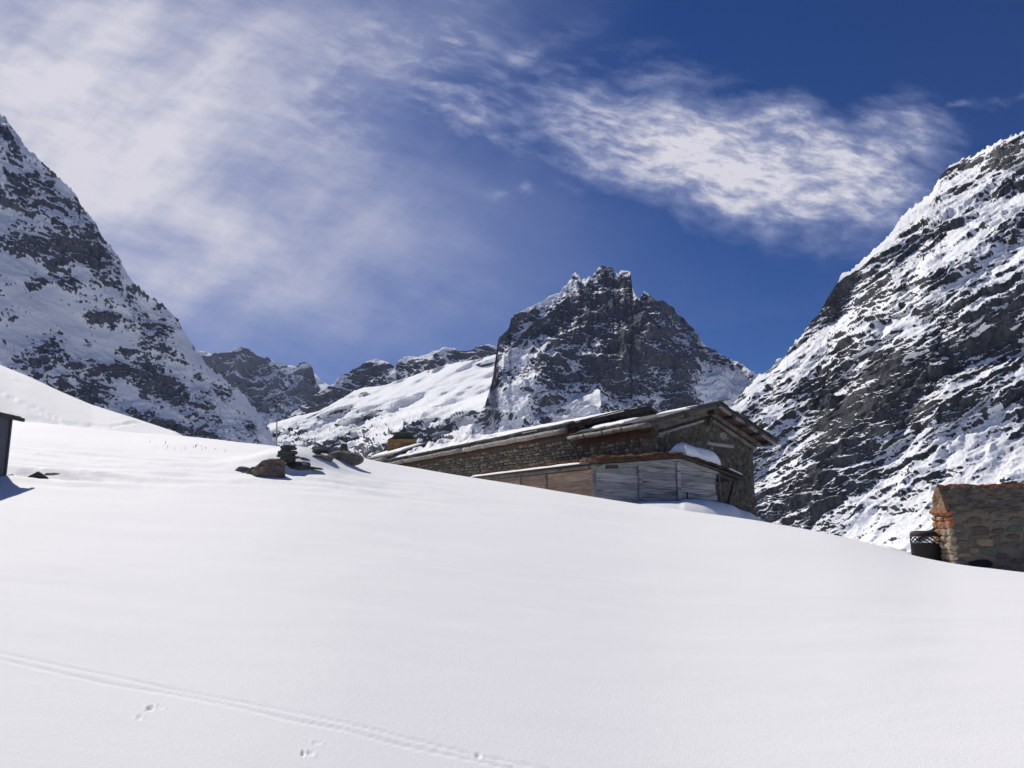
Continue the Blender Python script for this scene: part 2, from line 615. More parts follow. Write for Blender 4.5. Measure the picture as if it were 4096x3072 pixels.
def saw(f, sharp=0.18):
    f = f - np.floor(f)
    return np.where(f < sharp, f / sharp, 1 - (f - sharp) / (1 - sharp))


def mountain(name, sil, ybot, nrm, anchor, cols, rows, hfun, sfun, mat, kind_label=None, crag=0.0, cragf=0.02,
             back=0.35, ridge_keep=0.25, ridge_px=70):
    sil = np.array(sil, float)
    px = np.linspace(sil[0, 0], sil[-1, 0], cols)
    yr = np.interp(px, sil[:, 0], sil[:, 1])
    yr = yr - crag * np.abs(fbm(px * cragf, 0.5, 3.3, 4)) + crag * 0.3
    yb = np.interp(px, [p[0] for p in ybot], [p[1] for p in ybot])
    yb = np.maximum(yb, yr + 30)
    v = np.linspace(0, 1, rows)[:, None]
    PX = np.broadcast_to(px[None], (rows, cols))
    PY = yr[None] * (1 - v) + yb[None] * v
    n = np.array(nrm, float); n /= np.linalg.norm(n)
    r = np.stack(ray(PX, PY), -1)
    A = at(*anchor)
    c = n @ (np.array(A) - np.array([0, 0, CAMZ]))
    t = c / (r @ n)
    P = r * t[..., None] + np.array([0, 0, CAMZ])
    a = np.cross([0, 0, 1], n); a /= np.linalg.norm(a)
    if a[0] < 0: a = -a
    b = np.cross(n, a); b = b if b[2] > 0 else -b
    dist_r = (PY - yr[None])
    hb, h = hfun(P, P @ a, P @ b, PX, PY, dist_r)
    hb = hb - hb.mean()
    h = h - np.quantile(h[::4, ::4], 0.7)
    att = ridge_keep + (1 - ridge_keep) * sstep(dist_r, 0, ridge_px)
    P = P + r * (hb / (r @ n))[..., None] + n * (h * att)[..., None]
    du = np.gradient(P, axis=1); dv = np.gradient(P, axis=0)
    N = np.cross(du, dv)
    N /= np.linalg.norm(N, axis=-1)[..., None] + 1e-9
    N *= np.sign(N @ n)[..., None]
    S = sfun(P, N, P @ a, P @ b, PX, PY, dist_r)
    # the far side of the mountain, falling away behind the ridge
    ridge = P[0]
    hd = ridge[:, :2] / np.linalg.norm(ridge[:, :2], axis=1)[:, None]
    D = np.linalg.norm(ridge[:, :2], axis=1)
    backs, sb = [], []
    for k in (1.0, 0.6, 0.3, 0.12, 0.03):
        q = ridge.copy()
        q[:, :2] += hd * (D * back * k)[:, None]
        q[:, 2] = ridge[:, 2] * (1 - k ** 0.8) - 80 * k
        q[:, 2] += 0.02 * D * k * (1 - k) * fbm(q[:, 0] * 8 / D, q[:, 1] * 8 / D, 0.3, 4)
        backs.append(q); sb.append(np.full(cols, 0.8))
    P = np.concatenate([np.stack(backs), P]); S = np.concatenate([np.stack(sb), S])
    me = grid_mesh(P, name, attrs={'snow': S})
    o = link(name, me, mat)
    o['kind'] = 'structure'
    return o


M_ROCK_R = mountain_material('snowy_rock_near', (0.024, 0.027, 0.032), (0.080, 0.085, 0.095), (0.125, 0.125, 0.128), 5.0, mixn=0.8)
M_ROCK_L = mountain_material('snowy_rock_left_haze_tint', (0.055, 0.062, 0.080), (0.125, 0.133, 0.158), (0.12, 0.123, 0.135), 6.0, mixn=0.8)  # rock tones lifted towards blue, a hazy cast painted into the colour
M_ROCK_C = mountain_material('snowy_rock_peak_haze_tint', (0.040, 0.046, 0.064), (0.092, 0.099, 0.125), (0.10, 0.10, 0.118), 8.0, mixn=0.9)  # blue of the distant air painted into the rock colours
M_ROCK_F = mountain_material('snowy_rock_far_haze_tint', (0.075, 0.085, 0.115), (0.14, 0.155, 0.195), (0.14, 0.145, 0.18), 20.0, mixn=0.8)  # paler, bluer rock: aerial haze put into the colour besides the volume

# right valley side ------------------------------------------------
silR = [(2560, 1900), (2700, 1790), (2850, 1690), (2920, 1629), (2963, 1575), (3026, 1506), (3072, 1477), (3146, 1414), (3160, 1384), (3204, 1341), (3225, 1308), (3274, 1259),
        (3301, 1205), (3323, 1167), (3361, 1113), (3421, 1064), (3475, 1015), (3540, 956), (3578, 912), (3589, 885), (3610, 863),
        (3659, 820), (3714, 782), (3735, 755), (3757, 717), (3768, 690), (3811, 652), (3871, 630), (3930, 598), (3985, 570),
        (4039, 549), (4096, 527), (4300, 420), (4600, 300)]


def hR(P, a, b, PX, PY, dr):
    c = -a * 0.72 + b * 0.69
    al = a * 0.69 + b * 0.72
    w1 = fbm(al / 160, c / 90, 0.0, 4)
    w2 = fbm(al / 50, c / 26, 5.0, 4)
    H = 40 * fbm(a / 260, b / 260, 1.0, 3)
    h = 0
    big_ = np.clip(0.5 + 1.2 * fbm(al / 120, c / 60, 2.0, 3), 0, 1)
    h = h + 5.5 * saw(c / 52 + 1.0 * w1 + 0.35 * w2, 0.3) * (0.3 + big_)
    h = h + 1.7 * saw(c / 13 + 1.6 * w1 + 0.9 * w2, 0.4) * (0.4 + big_)
    h = h + 2.2 * ridged(al / 30, c / 16, 3.0, 5, 0.5) * (0.5 + big_)
    # gullies running straight down the slope
    H = H - 7 * ridged(a / 85 + 0.3 * w2, b / 420, 7.0, 2)
    h = h + 0.7 * fbm(a / 5, b / 3.5, 9.0, 3, 0.6)
    return H, h


def frac_snow(s, cover, gain=1.0, lo=-0.4, hi=1.4):
    """shift so that the wanted share of the face is under snow"""
    q = np.quantile(s[::3, ::3], 1 - cover)
    return np.clip(0.5 + (s - q) * gain, lo, hi)


def splat(PX, PY, pts):
    s = 0
    for x, y, rx, ry, an, am in pts:
        ca, sa = math.cos(math.radians(an)), math.sin(math.radians(an))
        u = ((PX - x) * ca + (PY - y) * sa) / rx
        v = (-(PX - x) * sa + (PY - y) * ca) / ry
        s = s + am * np.exp(-(u * u + v * v))
    return s


def sR(P, N, a, b, PX, PY, dr):
    c = -a * 0.72 + b * 0.69
    al = a * 0.69 + b * 0.72
    bias = splat(PX, PY, [(3500, 1560, 330, 190, -35, -0.22), (3900, 1450, 260, 130, -30, -0.16), (3950, 1030, 200, 110, -30, 0.18), (3800, 1700, 260, 60, -20, 0.22),
                          (3650, 1240, 400, 60, -38, 0.18), (3350, 1380, 260, 40, -38, 0.15), (3560, 1640, 160, 120, 0, -0.15),
                          (3450, 2050, 240, 50, -35, 0.22), (4000, 1740, 200, 90, -20, 0.2), (3950, 760, 200, 60, -35, 0.22),
                          (3350, 1800, 200, 180, 0, -0.14), (3640, 870, 60, 60, 0, -0.2), (3150, 1500, 160, 60, -40, 0.12), (3300, 1760, 60, 220, 0, -0.18)])
    s = 1.3 * N[..., 2] + 1.3 * bias
    s = s + 0.26 * fbm(al / 170, c / 60, 44.0, 3) + 0.38 * fbm(al / 70, c / 14, 4.0, 6, 0.66) + 0.26 * fbm(al / 6, c / 2.6, 14.0, 3, 0.65)
    return frac_snow(s, 0.65, 1.9)


R_ = mountain('right_mountain', silR, [(2560, 2250), (4600, 2450)], (-0.54, -0.44, 0.72), (3400, 2100, 700), 600, 500, hR, sR, M_ROCK_R, crag=18, cragf=0.035)

# left mountain in shade --------------------------------------------
silL = [(int(x * FV), int(y * FV)) for x, y in [(-330, 60), (-150, 120), (-60, 190), (0, 246), (12, 252), (25, 275), (45, 300), (60, 322), (72, 330), (92, 350), (106, 362), (125, 382), (145, 400), (165, 420),
        (172, 440), (185, 455), (205, 478), (222, 512), (240, 532), (262, 565), (270, 580), (282, 602), (300, 622), (330, 645), (360, 665),
        (383, 688), (395, 712), (415, 742), (440, 782), (470, 808), (500, 832), (530, 857), (550, 885), (565, 905), (572, 912), (585, 932), (600, 960), (640, 990)]]


def hL(P, a, b, PX, PY, dr):
    w1 = fbm(a / 220, b / 160, 20.0, 4)
    H = 50 * fbm(a / 420, b / 420, 21.0, 4)
    h = 0
    rk = np.clip(rockL(PX, PY), 0, 1)
    c = b + 0.45 * a
    h = h + (0.5 + 2 * rk) * saw(c / 55 + 1.2 * w1, 0.3)
    h = h + (0.8 + 6 * rk) * ridged(a / 38, b / 24, 23.0, 5, 0.55)
    h = h + (0.5 + 2.5 * rk) * fbm(a / 9, b / 7, 24.0, 3, 0.6)
    return H, h


def rockL(PX, PY):
    f = lambda l: [(x * FV, y * FV, rx * FV, ry * FV, an, am) for x, y, rx, ry, an, am in l]
    return splat(PX, PY, f([(20, 280, 50, 40, 45, .7), (110, 420, 90, 60, 55, .45), (210, 540, 70, 28, 58, .75), (60, 530, 70, 22, 10, .65), (160, 555, 70, 22, 20, .6),
                            (120, 610, 50, 12, 5, .65), (232, 682, 26, 9, 8, 1.0), (40, 430, 60, 80, 0, .35), (330, 720, 60, 24, 45, .55), (375, 690, 30, 20, 45, .5),
                            (250, 800, 110, 20, 8, .95), (360, 850, 70, 28, 45, .6), (100, 760, 34, 40, 60, .75), (450, 900, 60, 34, 50, .6),
                            (180, 850, 90, 40, 25, .55), (60, 800, 60, 18, 20, .5), (400, 930, 110, 14, 15, .6), (540, 930, 26, 20, 50, .7), (480, 840, 60, 16, 45, .2), (300, 900, 90, 20, 20, .6),
                            (420, 770, 60, 12, 50, -.3), (150, 690, 120, 40, 15, -.4), (530, 880, 60, 8, 50, -.3)]))


def sL(P, N, a, b, PX, PY, dr):
    rk = rockL(PX, PY)
    s = 0.9 - 0.50 * rk + 0.9 * (N[..., 2] - 0.60)
    s = s + 0.42 * fbm(a / 34, b / 46, 30.0, 5, 0.68) + 0.34 * fbm(a / 7, b / 7, 34.0, 3, 0.65)
    return frac_snow(s, 0.79, 1.5)


L_ = mountain('left_mountain', silL, [(-700, 1800), (300, 1900), (1300, 1980)], (0.66, -0.53, 0.53), (700, 1500, 1300), 500, 380, hL, sL, M_ROCK_L, crag=20, cragf=0.05)


def Z8(l): return [(700 + .678 * x, 1300 + .678 * y) for x, y in l]
def Z1(l): return [(1900 + .5425 * x, 1000 + .5425 * y) for x, y in l]


# jagged central peak ------------------------------------------------
silC = [(1800, 1830), (1860, 1745), (1900, 1680), (1940, 1620)] + Z1([(120, 990), (150, 800), (160, 720), (175, 650), (215, 612), (250, 575), (268, 495), (300, 470), (325, 458), (345, 456), (400, 425), (440, 402), (505, 378), (515, 368), (550, 338), (600, 322),
           (628, 318), (648, 275), (660, 265), (675, 262), (690, 235), (708, 210), (720, 180), (740, 167), (760, 180), (778, 200), (785, 232), (792, 216), (805, 210), (822, 218), (830, 205), (848, 195), (862, 205), (868, 180), (895, 160), (905, 140), (925, 118),
           (945, 111), (965, 118), (972, 145), (980, 130), (1005, 124), (1020, 140), (1028, 178), (1045, 168), (1060, 190), (1064, 160), (1085, 150), (1120, 153), (1144, 158), (1150, 200), (1158, 265), (1170, 310), (1195, 345), (1205, 358),
           (1218, 350), (1232, 325), (1248, 303), (1268, 318), (1285, 335), (1310, 352), (1340, 376), (1370, 374), (1405, 380), (1430, 408), (1470, 425), (1480, 455), (1492, 478),
           (1540, 500), (1575, 550), (1615, 582), (1645, 615), (1665, 660), (1685, 688), (1740, 728), (1790, 750), (1830, 780), (1900, 812), (1960, 832), (2000, 868), (2075, 918), (2160, 940), (2400, 1040)])


def hC(P, a, b, PX, PY, dr):
    # buttresses and couloirs fanning down from the summit
    c = a - 0.55 * b
    w1 = fbm(a / 500, b / 500, 40.0, 4)
    a = a * 1.5; b = b * 1.5
    H = 60 * fbm(a / 800, b / 900, 41.0, 3) - 0.33 * np.clip(2190 - PX - 0.25 * (PY - 1300), 0, 600) * sstep(PY, 1200, 1420)
    H = H + 22 * ridged(c / 300 + 0.5 * w1, b / 900, 42.0, 4)
    H = H - 160 * sstep(PX - 2640 - 0.55 * (PY - 1300), 0, 120) * sstep(PY, 1150, 1330)
    h = 15 * ridged(a / 170, b / 190, 43.0, 6, 0.58)
    h = h + 6 * saw(b / 90 + 0.35 * a / 90 + 1.5 * w1, 0.4)
    h = h + 4 * fbm(a / 30, b / 22, 44.0, 4, 0.65)
    return H, h


def sC(P, N, a, b, PX, PY, dr):
    bias = splat(PX, PY, [(2200, 1190, 75, 22, -30, 1.3), (2290, 1145, 12, 16, 0, 1.0), (2060, 1420, 70, 34, -35, .55), (2320, 1430, 90, 45, 20, .30), (2560, 1510, 60, 20, 10, .45),
                          (2300, 1590, 40, 30, 10, .7), (2600, 1600, 80, 40, -20, .4), (2420, 1600, 60, 30, 30, .45), (2850, 1480, 130, 60, 60, .38), (2960, 1540, 110, 50, 10, 1.0),
                          (2900, 1580, 110, 60, 10, .9), (1995, 1490, 45, 60, 0, -.12), (2550, 1200, 130, 120, 0, -.22), (2500, 1390, 110, 110, 0, -.25), (2740, 1280, 70, 60, 60, .15), (2150, 1640, 220, 60, -20, .40), (1850, 1760, 200, 60, -10, .6), (2040, 1590, 110, 50, -20, .8), (2150, 1700, 200, 50, -10, .4), (2090, 1420, 60, 30, -35, .8)])
    s = 0.9 * N[..., 2] + bias * 0.9
    a = a * 1.5; b = b * 1.5
    w1 = fbm(a / 500, b / 500, 40.0, 4)
    s = s - 0.22 * ridged((a - 0.55 * b) / 300 + 0.5 * w1, b / 900, 42.0, 5, 0.6) - 0.20 * ridged(a / 170, b / 190, 43.0, 6, 0.6)
    s = s + 0.20 * fbm(a / 110, b / 70, 50.0, 5, 0.6) + 0.26 * fbm(a / 20, b / 10, 54.0, 3, 0.65)
    return frac_snow(s, 0.50, 1.7)


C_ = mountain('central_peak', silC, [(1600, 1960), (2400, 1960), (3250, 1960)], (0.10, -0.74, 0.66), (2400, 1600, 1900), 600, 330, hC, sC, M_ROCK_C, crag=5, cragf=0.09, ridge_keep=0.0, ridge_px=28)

# rocky crest behind the bright slope
silM1 = Z8([(520, 640), (640, 545), (740, 490), (800, 432), (870, 375), (940, 340), (955, 322), (975, 292), (1010, 288), (1040, 270), (1110, 230), (1150, 205), (1190, 198), (1240, 215), (1288, 240), (1302, 250),
            (1320, 205), (1345, 186), (1400, 182), (1440, 188), (1480, 172), (1530, 150), (1560, 148), (1590, 128), (1620, 138), (1650, 135), (1680, 150), (1740, 150), (1760, 140), (1800, 125), (1850, 114), (1895, 125), (2050, 170)])


def hM1(P, a, b, PX, PY, dr):
    w1 = fbm(a / 300, b / 300, 60.0, 3)
    H = 60 * fbm(a / 500, b / 400, 61.0, 3)
    h = 30 * ridged(a / 130, b / 110, 62.0, 5, 0.55) + 16 * saw(b / 60 + 0.5 * a / 60 + w1, .35)
    return H, h + 7 * fbm(a / 24, b / 18, 63.0, 3)


def sM1(P, N, a, b, PX, PY, dr):
    bias = splat(PX, PY, Z8s([(1110, 290, 130, 30, -20, -.30), (960, 410, 130, 30, -15, -.35), (820, 480, 60, 30, -30, -.2), (1400, 240, 90, 40, -10, -.35), (1700, 180, 200, 18, -5, -.1), (1590, 145, 90, 14, -8, .4),
                              (1280, 290, 30, 40, 0, .4), (1650, 230, 260, 20, -12, .9), (900, 520, 120, 14, -20, .5)]))
    s = 0.58 + 1.0 * (N[..., 2] - 0.70) + bias
    s = s + 0.30 * fbm(a / 110, b / 50, 70.0, 5, 0.6) + 0.16 * fbm(a / 26, b / 12, 74.0, 3)
    return frac_snow(s, 0.55, 1.5)


def Z8s(l): return [(700 + .678 * x, 1300 + .678 * y, rx * .678, ry * .678, an, am) for x, y, rx, ry, an, am in l]


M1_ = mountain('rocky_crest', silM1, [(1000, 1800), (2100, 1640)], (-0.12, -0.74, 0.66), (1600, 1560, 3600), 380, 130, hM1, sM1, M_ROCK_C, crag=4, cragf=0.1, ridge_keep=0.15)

# bright snow slope
silM2 = Z8([(480, 640), (560, 582), (700, 540), (790, 522), (850, 505), (920, 470), (980, 435), (1060, 385), (1120, 368), (1180, 362), (1240, 352), (1300, 332), (1400, 300), (1480, 270), (1560, 245), (1640, 225), (1760, 205), (1890, 172), (2000, 160), (2200, 130)])
silM2[-2:] = [(2060, 1410), (2200, 1440), (2400, 1560)]


def hM2(P, a, b, PX, PY, dr):
    al = a * 0.88 + b * 0.47; c = -a * 0.47 + b * 0.88
    w1 = fbm(al / 260, c / 140, 80.0, 4)
    low = sstep(PY, 1560, 1720) * 0.8 + 0.35 * sstep(PX, 1950, 2100)
    H = 50 * fbm(a / 520, b / 400, 81.0, 4)
    h = (1.5 + 0.5 * low) * saw(c / 70 + 1.3 * w1, .3) + (2.5 + 13 * low) * ridged(al / 110, c / 50, 82.0, 5, 0.5)
    H = H - 16 * np.exp(-((PX - 1445 + 0.25 * (PY - 1700)) / 26) ** 2) * sstep(PY, 1640, 1720)
    return H, h + (0.8 + 3 * low) * fbm(a / 20, b / 14, 83.0, 3)


def sM2(P, N, a, b, PX, PY, dr):
    al = a * 0.88 + b * 0.47; c = -a * 0.47 + b * 0.88
    bias = splat(PX, PY, Z8s([(1110, 405, 70, 26, -15, -1.0), (970, 500, 60, 14, -20, -.9), (1500, 298, 34, 10, 0, -.9), (1680, 300, 90, 16, -15, -.8), (1830, 235, 90, 26, -10, -.65), (1790, 390, 26, 14, -20, -.8),
                              (1480, 570, 170, 40, -22, -.38), (1180, 610, 120, 30, 0, -.22), (1780, 500, 130, 40, -10, -.6), (1560, 650, 90, 40, -10, -.6), (820, 730, 120, 22, -5, -.55), (1240, 710, 150, 20, -10, -.35),
                              (1020, 620, 60, 18, -10, -.5), (700, 610, 50, 14, -5, -.3), (1960, 560, 160, 60, -10, -.5), (1600, 400, 260, 40, -25, -.08)]))
    low = sstep(PY, 1600, 1800)
    s = 0.9 * N[..., 2] * (1 + low) - 0.8 * low + bias - 0.10 * low
    s = s + (0.12 + 0.2 * low) * fbm(al / 110, c / 36, 90.0, 5, 0.6) + 0.12 * fbm(al / 26, c / 10, 94.0, 3)
    return frac_snow(s, 0.80, 1.4)


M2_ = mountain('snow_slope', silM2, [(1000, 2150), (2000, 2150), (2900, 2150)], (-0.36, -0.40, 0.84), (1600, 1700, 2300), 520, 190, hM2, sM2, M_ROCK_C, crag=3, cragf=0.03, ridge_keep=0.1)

# far mountain at the head of the valley
silF = Z8([(60, 160), (130, 195), (165, 178), (205, 182), (232, 160), (258, 166), (264, 148), (275, 160), (300, 158), (335, 150), (345, 137), (400, 133), (440, 140), (462, 158), (490, 182), (530, 192), (548, 184), (560, 196), (600, 218), (622, 212), (645, 236),
           (690, 254), (715, 246), (738, 224), (765, 220), (795, 228), (812, 256), (824, 300), (840, 340), (862, 374), (960, 470), (1100, 620)])


def hF(P, a, b, PX, PY, dr):
    H = 120 * fbm(a / 700, b / 800, 101.0, 3)
    h = 60 * ridged(a / 240 + 0.2 * b / 240, b / 420, 102.0, 5, 0.58) + 40 * saw(b / 130 - .3 * a / 130 + fbm(a / 400, b / 300, 100, 3), .4)
    return H, h + 14 * fbm(a / 40, b / 30, 103.0, 3)


def sF(P, N, a, b, PX, PY, dr):
    bias = splat(PX, PY, Z8s([(780, 340, 60, 110, 20, -.42), (400, 170, 130, 40, 5, -.25), (700, 330, 60, 60, 0, .1), (560, 400, 120, 60, 0, .16), (560, 520, 90, 60, 0, .3), (280, 230, 60, 50, 0, .05)]))
    s = 0.52 + 1.1 * (N[..., 2] - 0.62) + bias
    s = s + 0.34 * fbm(a / 120, b / 110, 110.0, 5, 0.65) + 0.24 * fbm(a / 34, b / 26, 114.0, 3)
    return frac_snow(s, 0.64, 1.5)


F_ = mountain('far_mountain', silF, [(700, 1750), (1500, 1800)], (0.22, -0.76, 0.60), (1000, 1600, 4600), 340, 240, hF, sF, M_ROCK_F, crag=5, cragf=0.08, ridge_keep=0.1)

# small bright snow dome far behind, and another beyond the gap
def flat_h(P, a, b, PX, PY, dr): return 30 * fbm(a / 300, b / 200, 120.0, 3), 0 * a
def flat_s(P, N, a, b, PX, PY, dr): return np.full(PX.shape, 1.2)


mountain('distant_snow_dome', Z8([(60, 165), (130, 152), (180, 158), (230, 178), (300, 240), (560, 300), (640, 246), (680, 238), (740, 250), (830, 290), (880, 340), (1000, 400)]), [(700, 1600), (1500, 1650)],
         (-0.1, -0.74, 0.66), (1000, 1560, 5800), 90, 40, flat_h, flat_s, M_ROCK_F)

# haze
hz_m = bpy.data.materials.new('haze_air')
hz_m.use_nodes = True
ht = NT(hz_m.node_tree)
ho = ht.node('ShaderNodeOutputMaterial')
hv = ht.node('ShaderNodeVolumePrincipled', ins={'Color': (0.62, 0.72, 1.0, 1), 'Density': 0.000025, 'Anisotropy': 0.0})
ht.l.new(hv.outputs[0], ho.inputs['Volume'])
HAZE = True
if HAZE:
    bmh = bmesh.new()
    bmesh.ops.create_cube(bmh, size=1.0)
    meh = bpy.data.meshes.new('haze')
    bmh.to_mesh(meh); bmh.free()
    oh = link('haze', meh, hz_m)
    oh.scale = (24000, 24000, 2600)
    oh.location = (0, 0, 1300 - 400)
    oh['kind'] = 'stuff'
# ------------------------------------------------------------------ materials of the built things
M_STONE = simple_mat('wall_stone', (0.075, 0.068, 0.058), (0.17, 0.15, 0.12), 3.0, 0.9, 0.5, 14, c3=(0.27, 0.19, 0.13), vary=0.45)
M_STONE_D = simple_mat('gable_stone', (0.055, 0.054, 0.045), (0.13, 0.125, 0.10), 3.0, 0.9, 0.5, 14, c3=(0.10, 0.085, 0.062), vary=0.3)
M_STONE_W = simple_mat('pale_stone', (0.16, 0.15, 0.125), (0.27, 0.25, 0.21), 3.0, 0.9, 0.4, 14, vary=0.3)
M_JOINT = simple_mat('dark_joint', (0.055, 0.050, 0.044), (0.095, 0.087, 0.074), 5.0, 0.95, 0.5, 20, coord='World')
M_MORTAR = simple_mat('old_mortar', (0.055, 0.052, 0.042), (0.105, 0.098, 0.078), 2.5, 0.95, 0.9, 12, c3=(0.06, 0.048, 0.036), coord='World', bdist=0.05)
M_WOOD_G = simple_mat('grey_weathered_wood', (0.23, 0.225, 0.225), (0.42, 0.415, 0.41), 3.0, 0.85, 0.4, 10, stretch=(0.6, 0.6, 9), c3=(0.13, 0.125, 0.12), vary=0.22)
M_WOOD_B = simple_mat('brown_weathered_wood', (0.19, 0.13, 0.09), (0.34, 0.26, 0.21), 2.2, 0.85, 0.4, 10, stretch=(0.6, 0.6, 8), c3=(0.25, 0.12, 0.05), vary=0.2)
M_LOG = simple_mat('grey_log', (0.16, 0.15, 0.135), (0.29, 0.275, 0.25), 4.0, 0.85, 0.5, 14, c3=(0.13, 0.12, 0.11), vary=0.15)
M_DARKW = simple_mat('dark_beam_wood', (0.030, 0.026, 0.022), (0.075, 0.062, 0.052), 4.0, 0.8, 0.4, 14, vary=0.3)
M_BEAM = simple_mat('brown_grey_beam', (0.085, 0.072, 0.064), (0.18, 0.16, 0.145), 3.0, 0.85, 0.4, 14, vary=0.2)
M_PINK = simple_mat('reddish_soffit_wood', (0.13, 0.065, 0.05), (0.20, 0.12, 0.10), 3.0, 0.85, 0.3, 12, c3=(0.15, 0.075, 0.06), vary=0.2)
M_RED = simple_mat('dark_red_board', (0.055, 0.014, 0.010), (0.085, 0.028, 0.022), 3.0, 0.8, 0.3, 12, vary=0.12)
M_SLATE = simple_mat('dark_slate', (0.035, 0.036, 0.038), (0.09, 0.09, 0.09), 4.0, 0.75, 0.5, 14, c3=(0.05, 0.045, 0.04), vary=0.4)
M_TURF = simple_mat('dry_turf', (0.05, 0.032, 0.018), (0.16, 0.075, 0.03), 6.0, 1.0, 1.0, 25, c3=(0.20, 0.10, 0.045), coord='World', bdist=0.06)
M_STRAW = simple_mat('dry_grass_blades', (0.14, 0.07, 0.03), (0.27, 0.15, 0.07), 8.0, 0.9, 0.0, c3=(0.12, 0.07, 0.035), coord='World')
M_PIPE = simple_mat('grey_zinc', (0.16, 0.165, 0.17), (0.26, 0.265, 0.27), 3.0, 0.5, 0.1, metal=0.4)
M_CHIM = simple_mat('ochre_chimney_stone', (0.30, 0.17, 0.06), (0.42, 0.26, 0.10), 2.0, 0.9, 0.5, 9, c3=(0.22, 0.12, 0.06), vary=0.2)
M_ROCKG = simple_mat('grey_boulder_rock', (0.085, 0.082, 0.075), (0.22, 0.205, 0.185), 6.0, 0.92, 1.0, 16, c3=(0.13, 0.118, 0.105), bdist=0.05, vary=0.15)
M_ROCKB = simple_mat('rusty_boulder_rock', (0.10, 0.088, 0.075), (0.20, 0.155, 0.115), 4.0, 0.92, 0.9, 12, c3=(0.30, 0.18, 0.10), stretch=(1, 1, 2.0), bdist=0.05, vary=0.05)
M_ROCKD = simple_mat('dark_slab_rock', (0.040, 0.042, 0.040), (0.11, 0.112, 0.105), 5.0, 0.85, 0.7, 14, c3=(0.075, 0.085, 0.06), bdist=0.03, vary=0.3)
M_METAL = simple_mat('dark_blue_grey_panel', (0.055, 0.063, 0.085), (0.085, 0.095, 0.12), 1.2, 0.55, 0.15, 6, metal=0.2, vary=0.1)
M_BLACK = simple_mat('soot_black_metal', (0.006, 0.005, 0.005), (0.014, 0.010, 0.009), 5.0, 0.8, 0.4, 20, c3=(0.018, 0.011, 0.009))
M_TURB = simple_mat('turbine_paint', (0.30, 0.31, 0.33), (0.42, 0.43, 0.45), 3.0, 0.5, 0.0)
M_TURBD = simple_mat('turbine_blade_black', (0.015, 0.016, 0.02), (0.03, 0.03, 0.035), 3.0, 0.4, 0.0)
M_WHITE = simple_mat('white_box_paint', (0.55, 0.56, 0.58), (0.66, 0.67, 0.68), 3.0, 0.6, 0.0)
M_HOLE = simple_mat('dark_opening', (0.008, 0.008, 0.009), (0.016, 0.015, 0.015), 3.0, 0.9, 0.0)


def lichen_mat(name, base1, base2, amount, c3=None, axis_bias=None):
    m, t, pb = new_mat(name)
    gp = t.node('ShaderNodeNewGeometry').outputs['Position']
    n1 = t.noise(gp, 5.0, 9, 0.65)
    n2 = t.noise(gp, 3.2, 8, 0.68)
    n3 = t.noise(gp, 14.0, 6, 0.7)
    oi = t.node('ShaderNodeObjectInfo').outputs['Random']
    col = t.mix(t.ramp(n1, 0.32, 0.68), base1, base2)
    col = t.vmath('SCALE', col, scale=t.math('MULTIPLY_ADD', oi, 0.4, 0.8))
    lich = t.math('ADD', t.math('MULTIPLY', n2, 0.7), t.math('MULTIPLY', n3, 0.3))
    if axis_bias:      # lichen favours the edges named: (axis, from, to)
        sx = t.node('ShaderNodeSeparateXYZ', ins={0: gp})
        bias = None
        for ax, lo, hi, am in axis_bias:
            b_ = t.ramp(sx.outputs[ax], lo, hi, 0, am)
            bias = b_ if bias is None else t.math('MAXIMUM', bias, b_)
        lich = t.math('ADD', lich, bias)
    f = t.ramp(lich, 0.62 - amount, 0.72 - amount)
    orange = t.mix(t.ramp(n3, 0.35, 0.65), (0.30, 0.085, 0.035), (0.38, 0.17, 0.075))
    col = t.mix(f, col, orange)
    t.l.new(col, pb.inputs['Base Color'])
    pb.inputs['Roughness'].default_value = 0.95
    nb = t.noise(gp, 22.0, 8, 0.7)
    bp = t.node('ShaderNodeBump', ins={'Strength': 0.8, 'Distance': 0.02, 'Height': nb})
    t.l.new(bp.outputs[0], pb.inputs['Normal'])
    return m


# ------------------------------------------------------------------ shape helpers
def V(*a): return Vector(a)


def put(name, verts, faces, mat, parent=None, smooth=False):
    """mesh object whose origin sits at the middle of its own vertices"""
    vs = np.array([tuple(v) for v in verts], float)
    c = (vs.min(0) + vs.max(0)) / 2
    me = mesh_from(vs - c, faces, name, smooth)
    return link(name, me, mat, parent, loc=tuple(c))


BOXF = [(0, 1, 3, 2), (4, 6, 7, 5), (0, 4, 5, 1), (2, 3, 7, 6), (0, 2, 6, 4), (1, 5, 7, 3)]


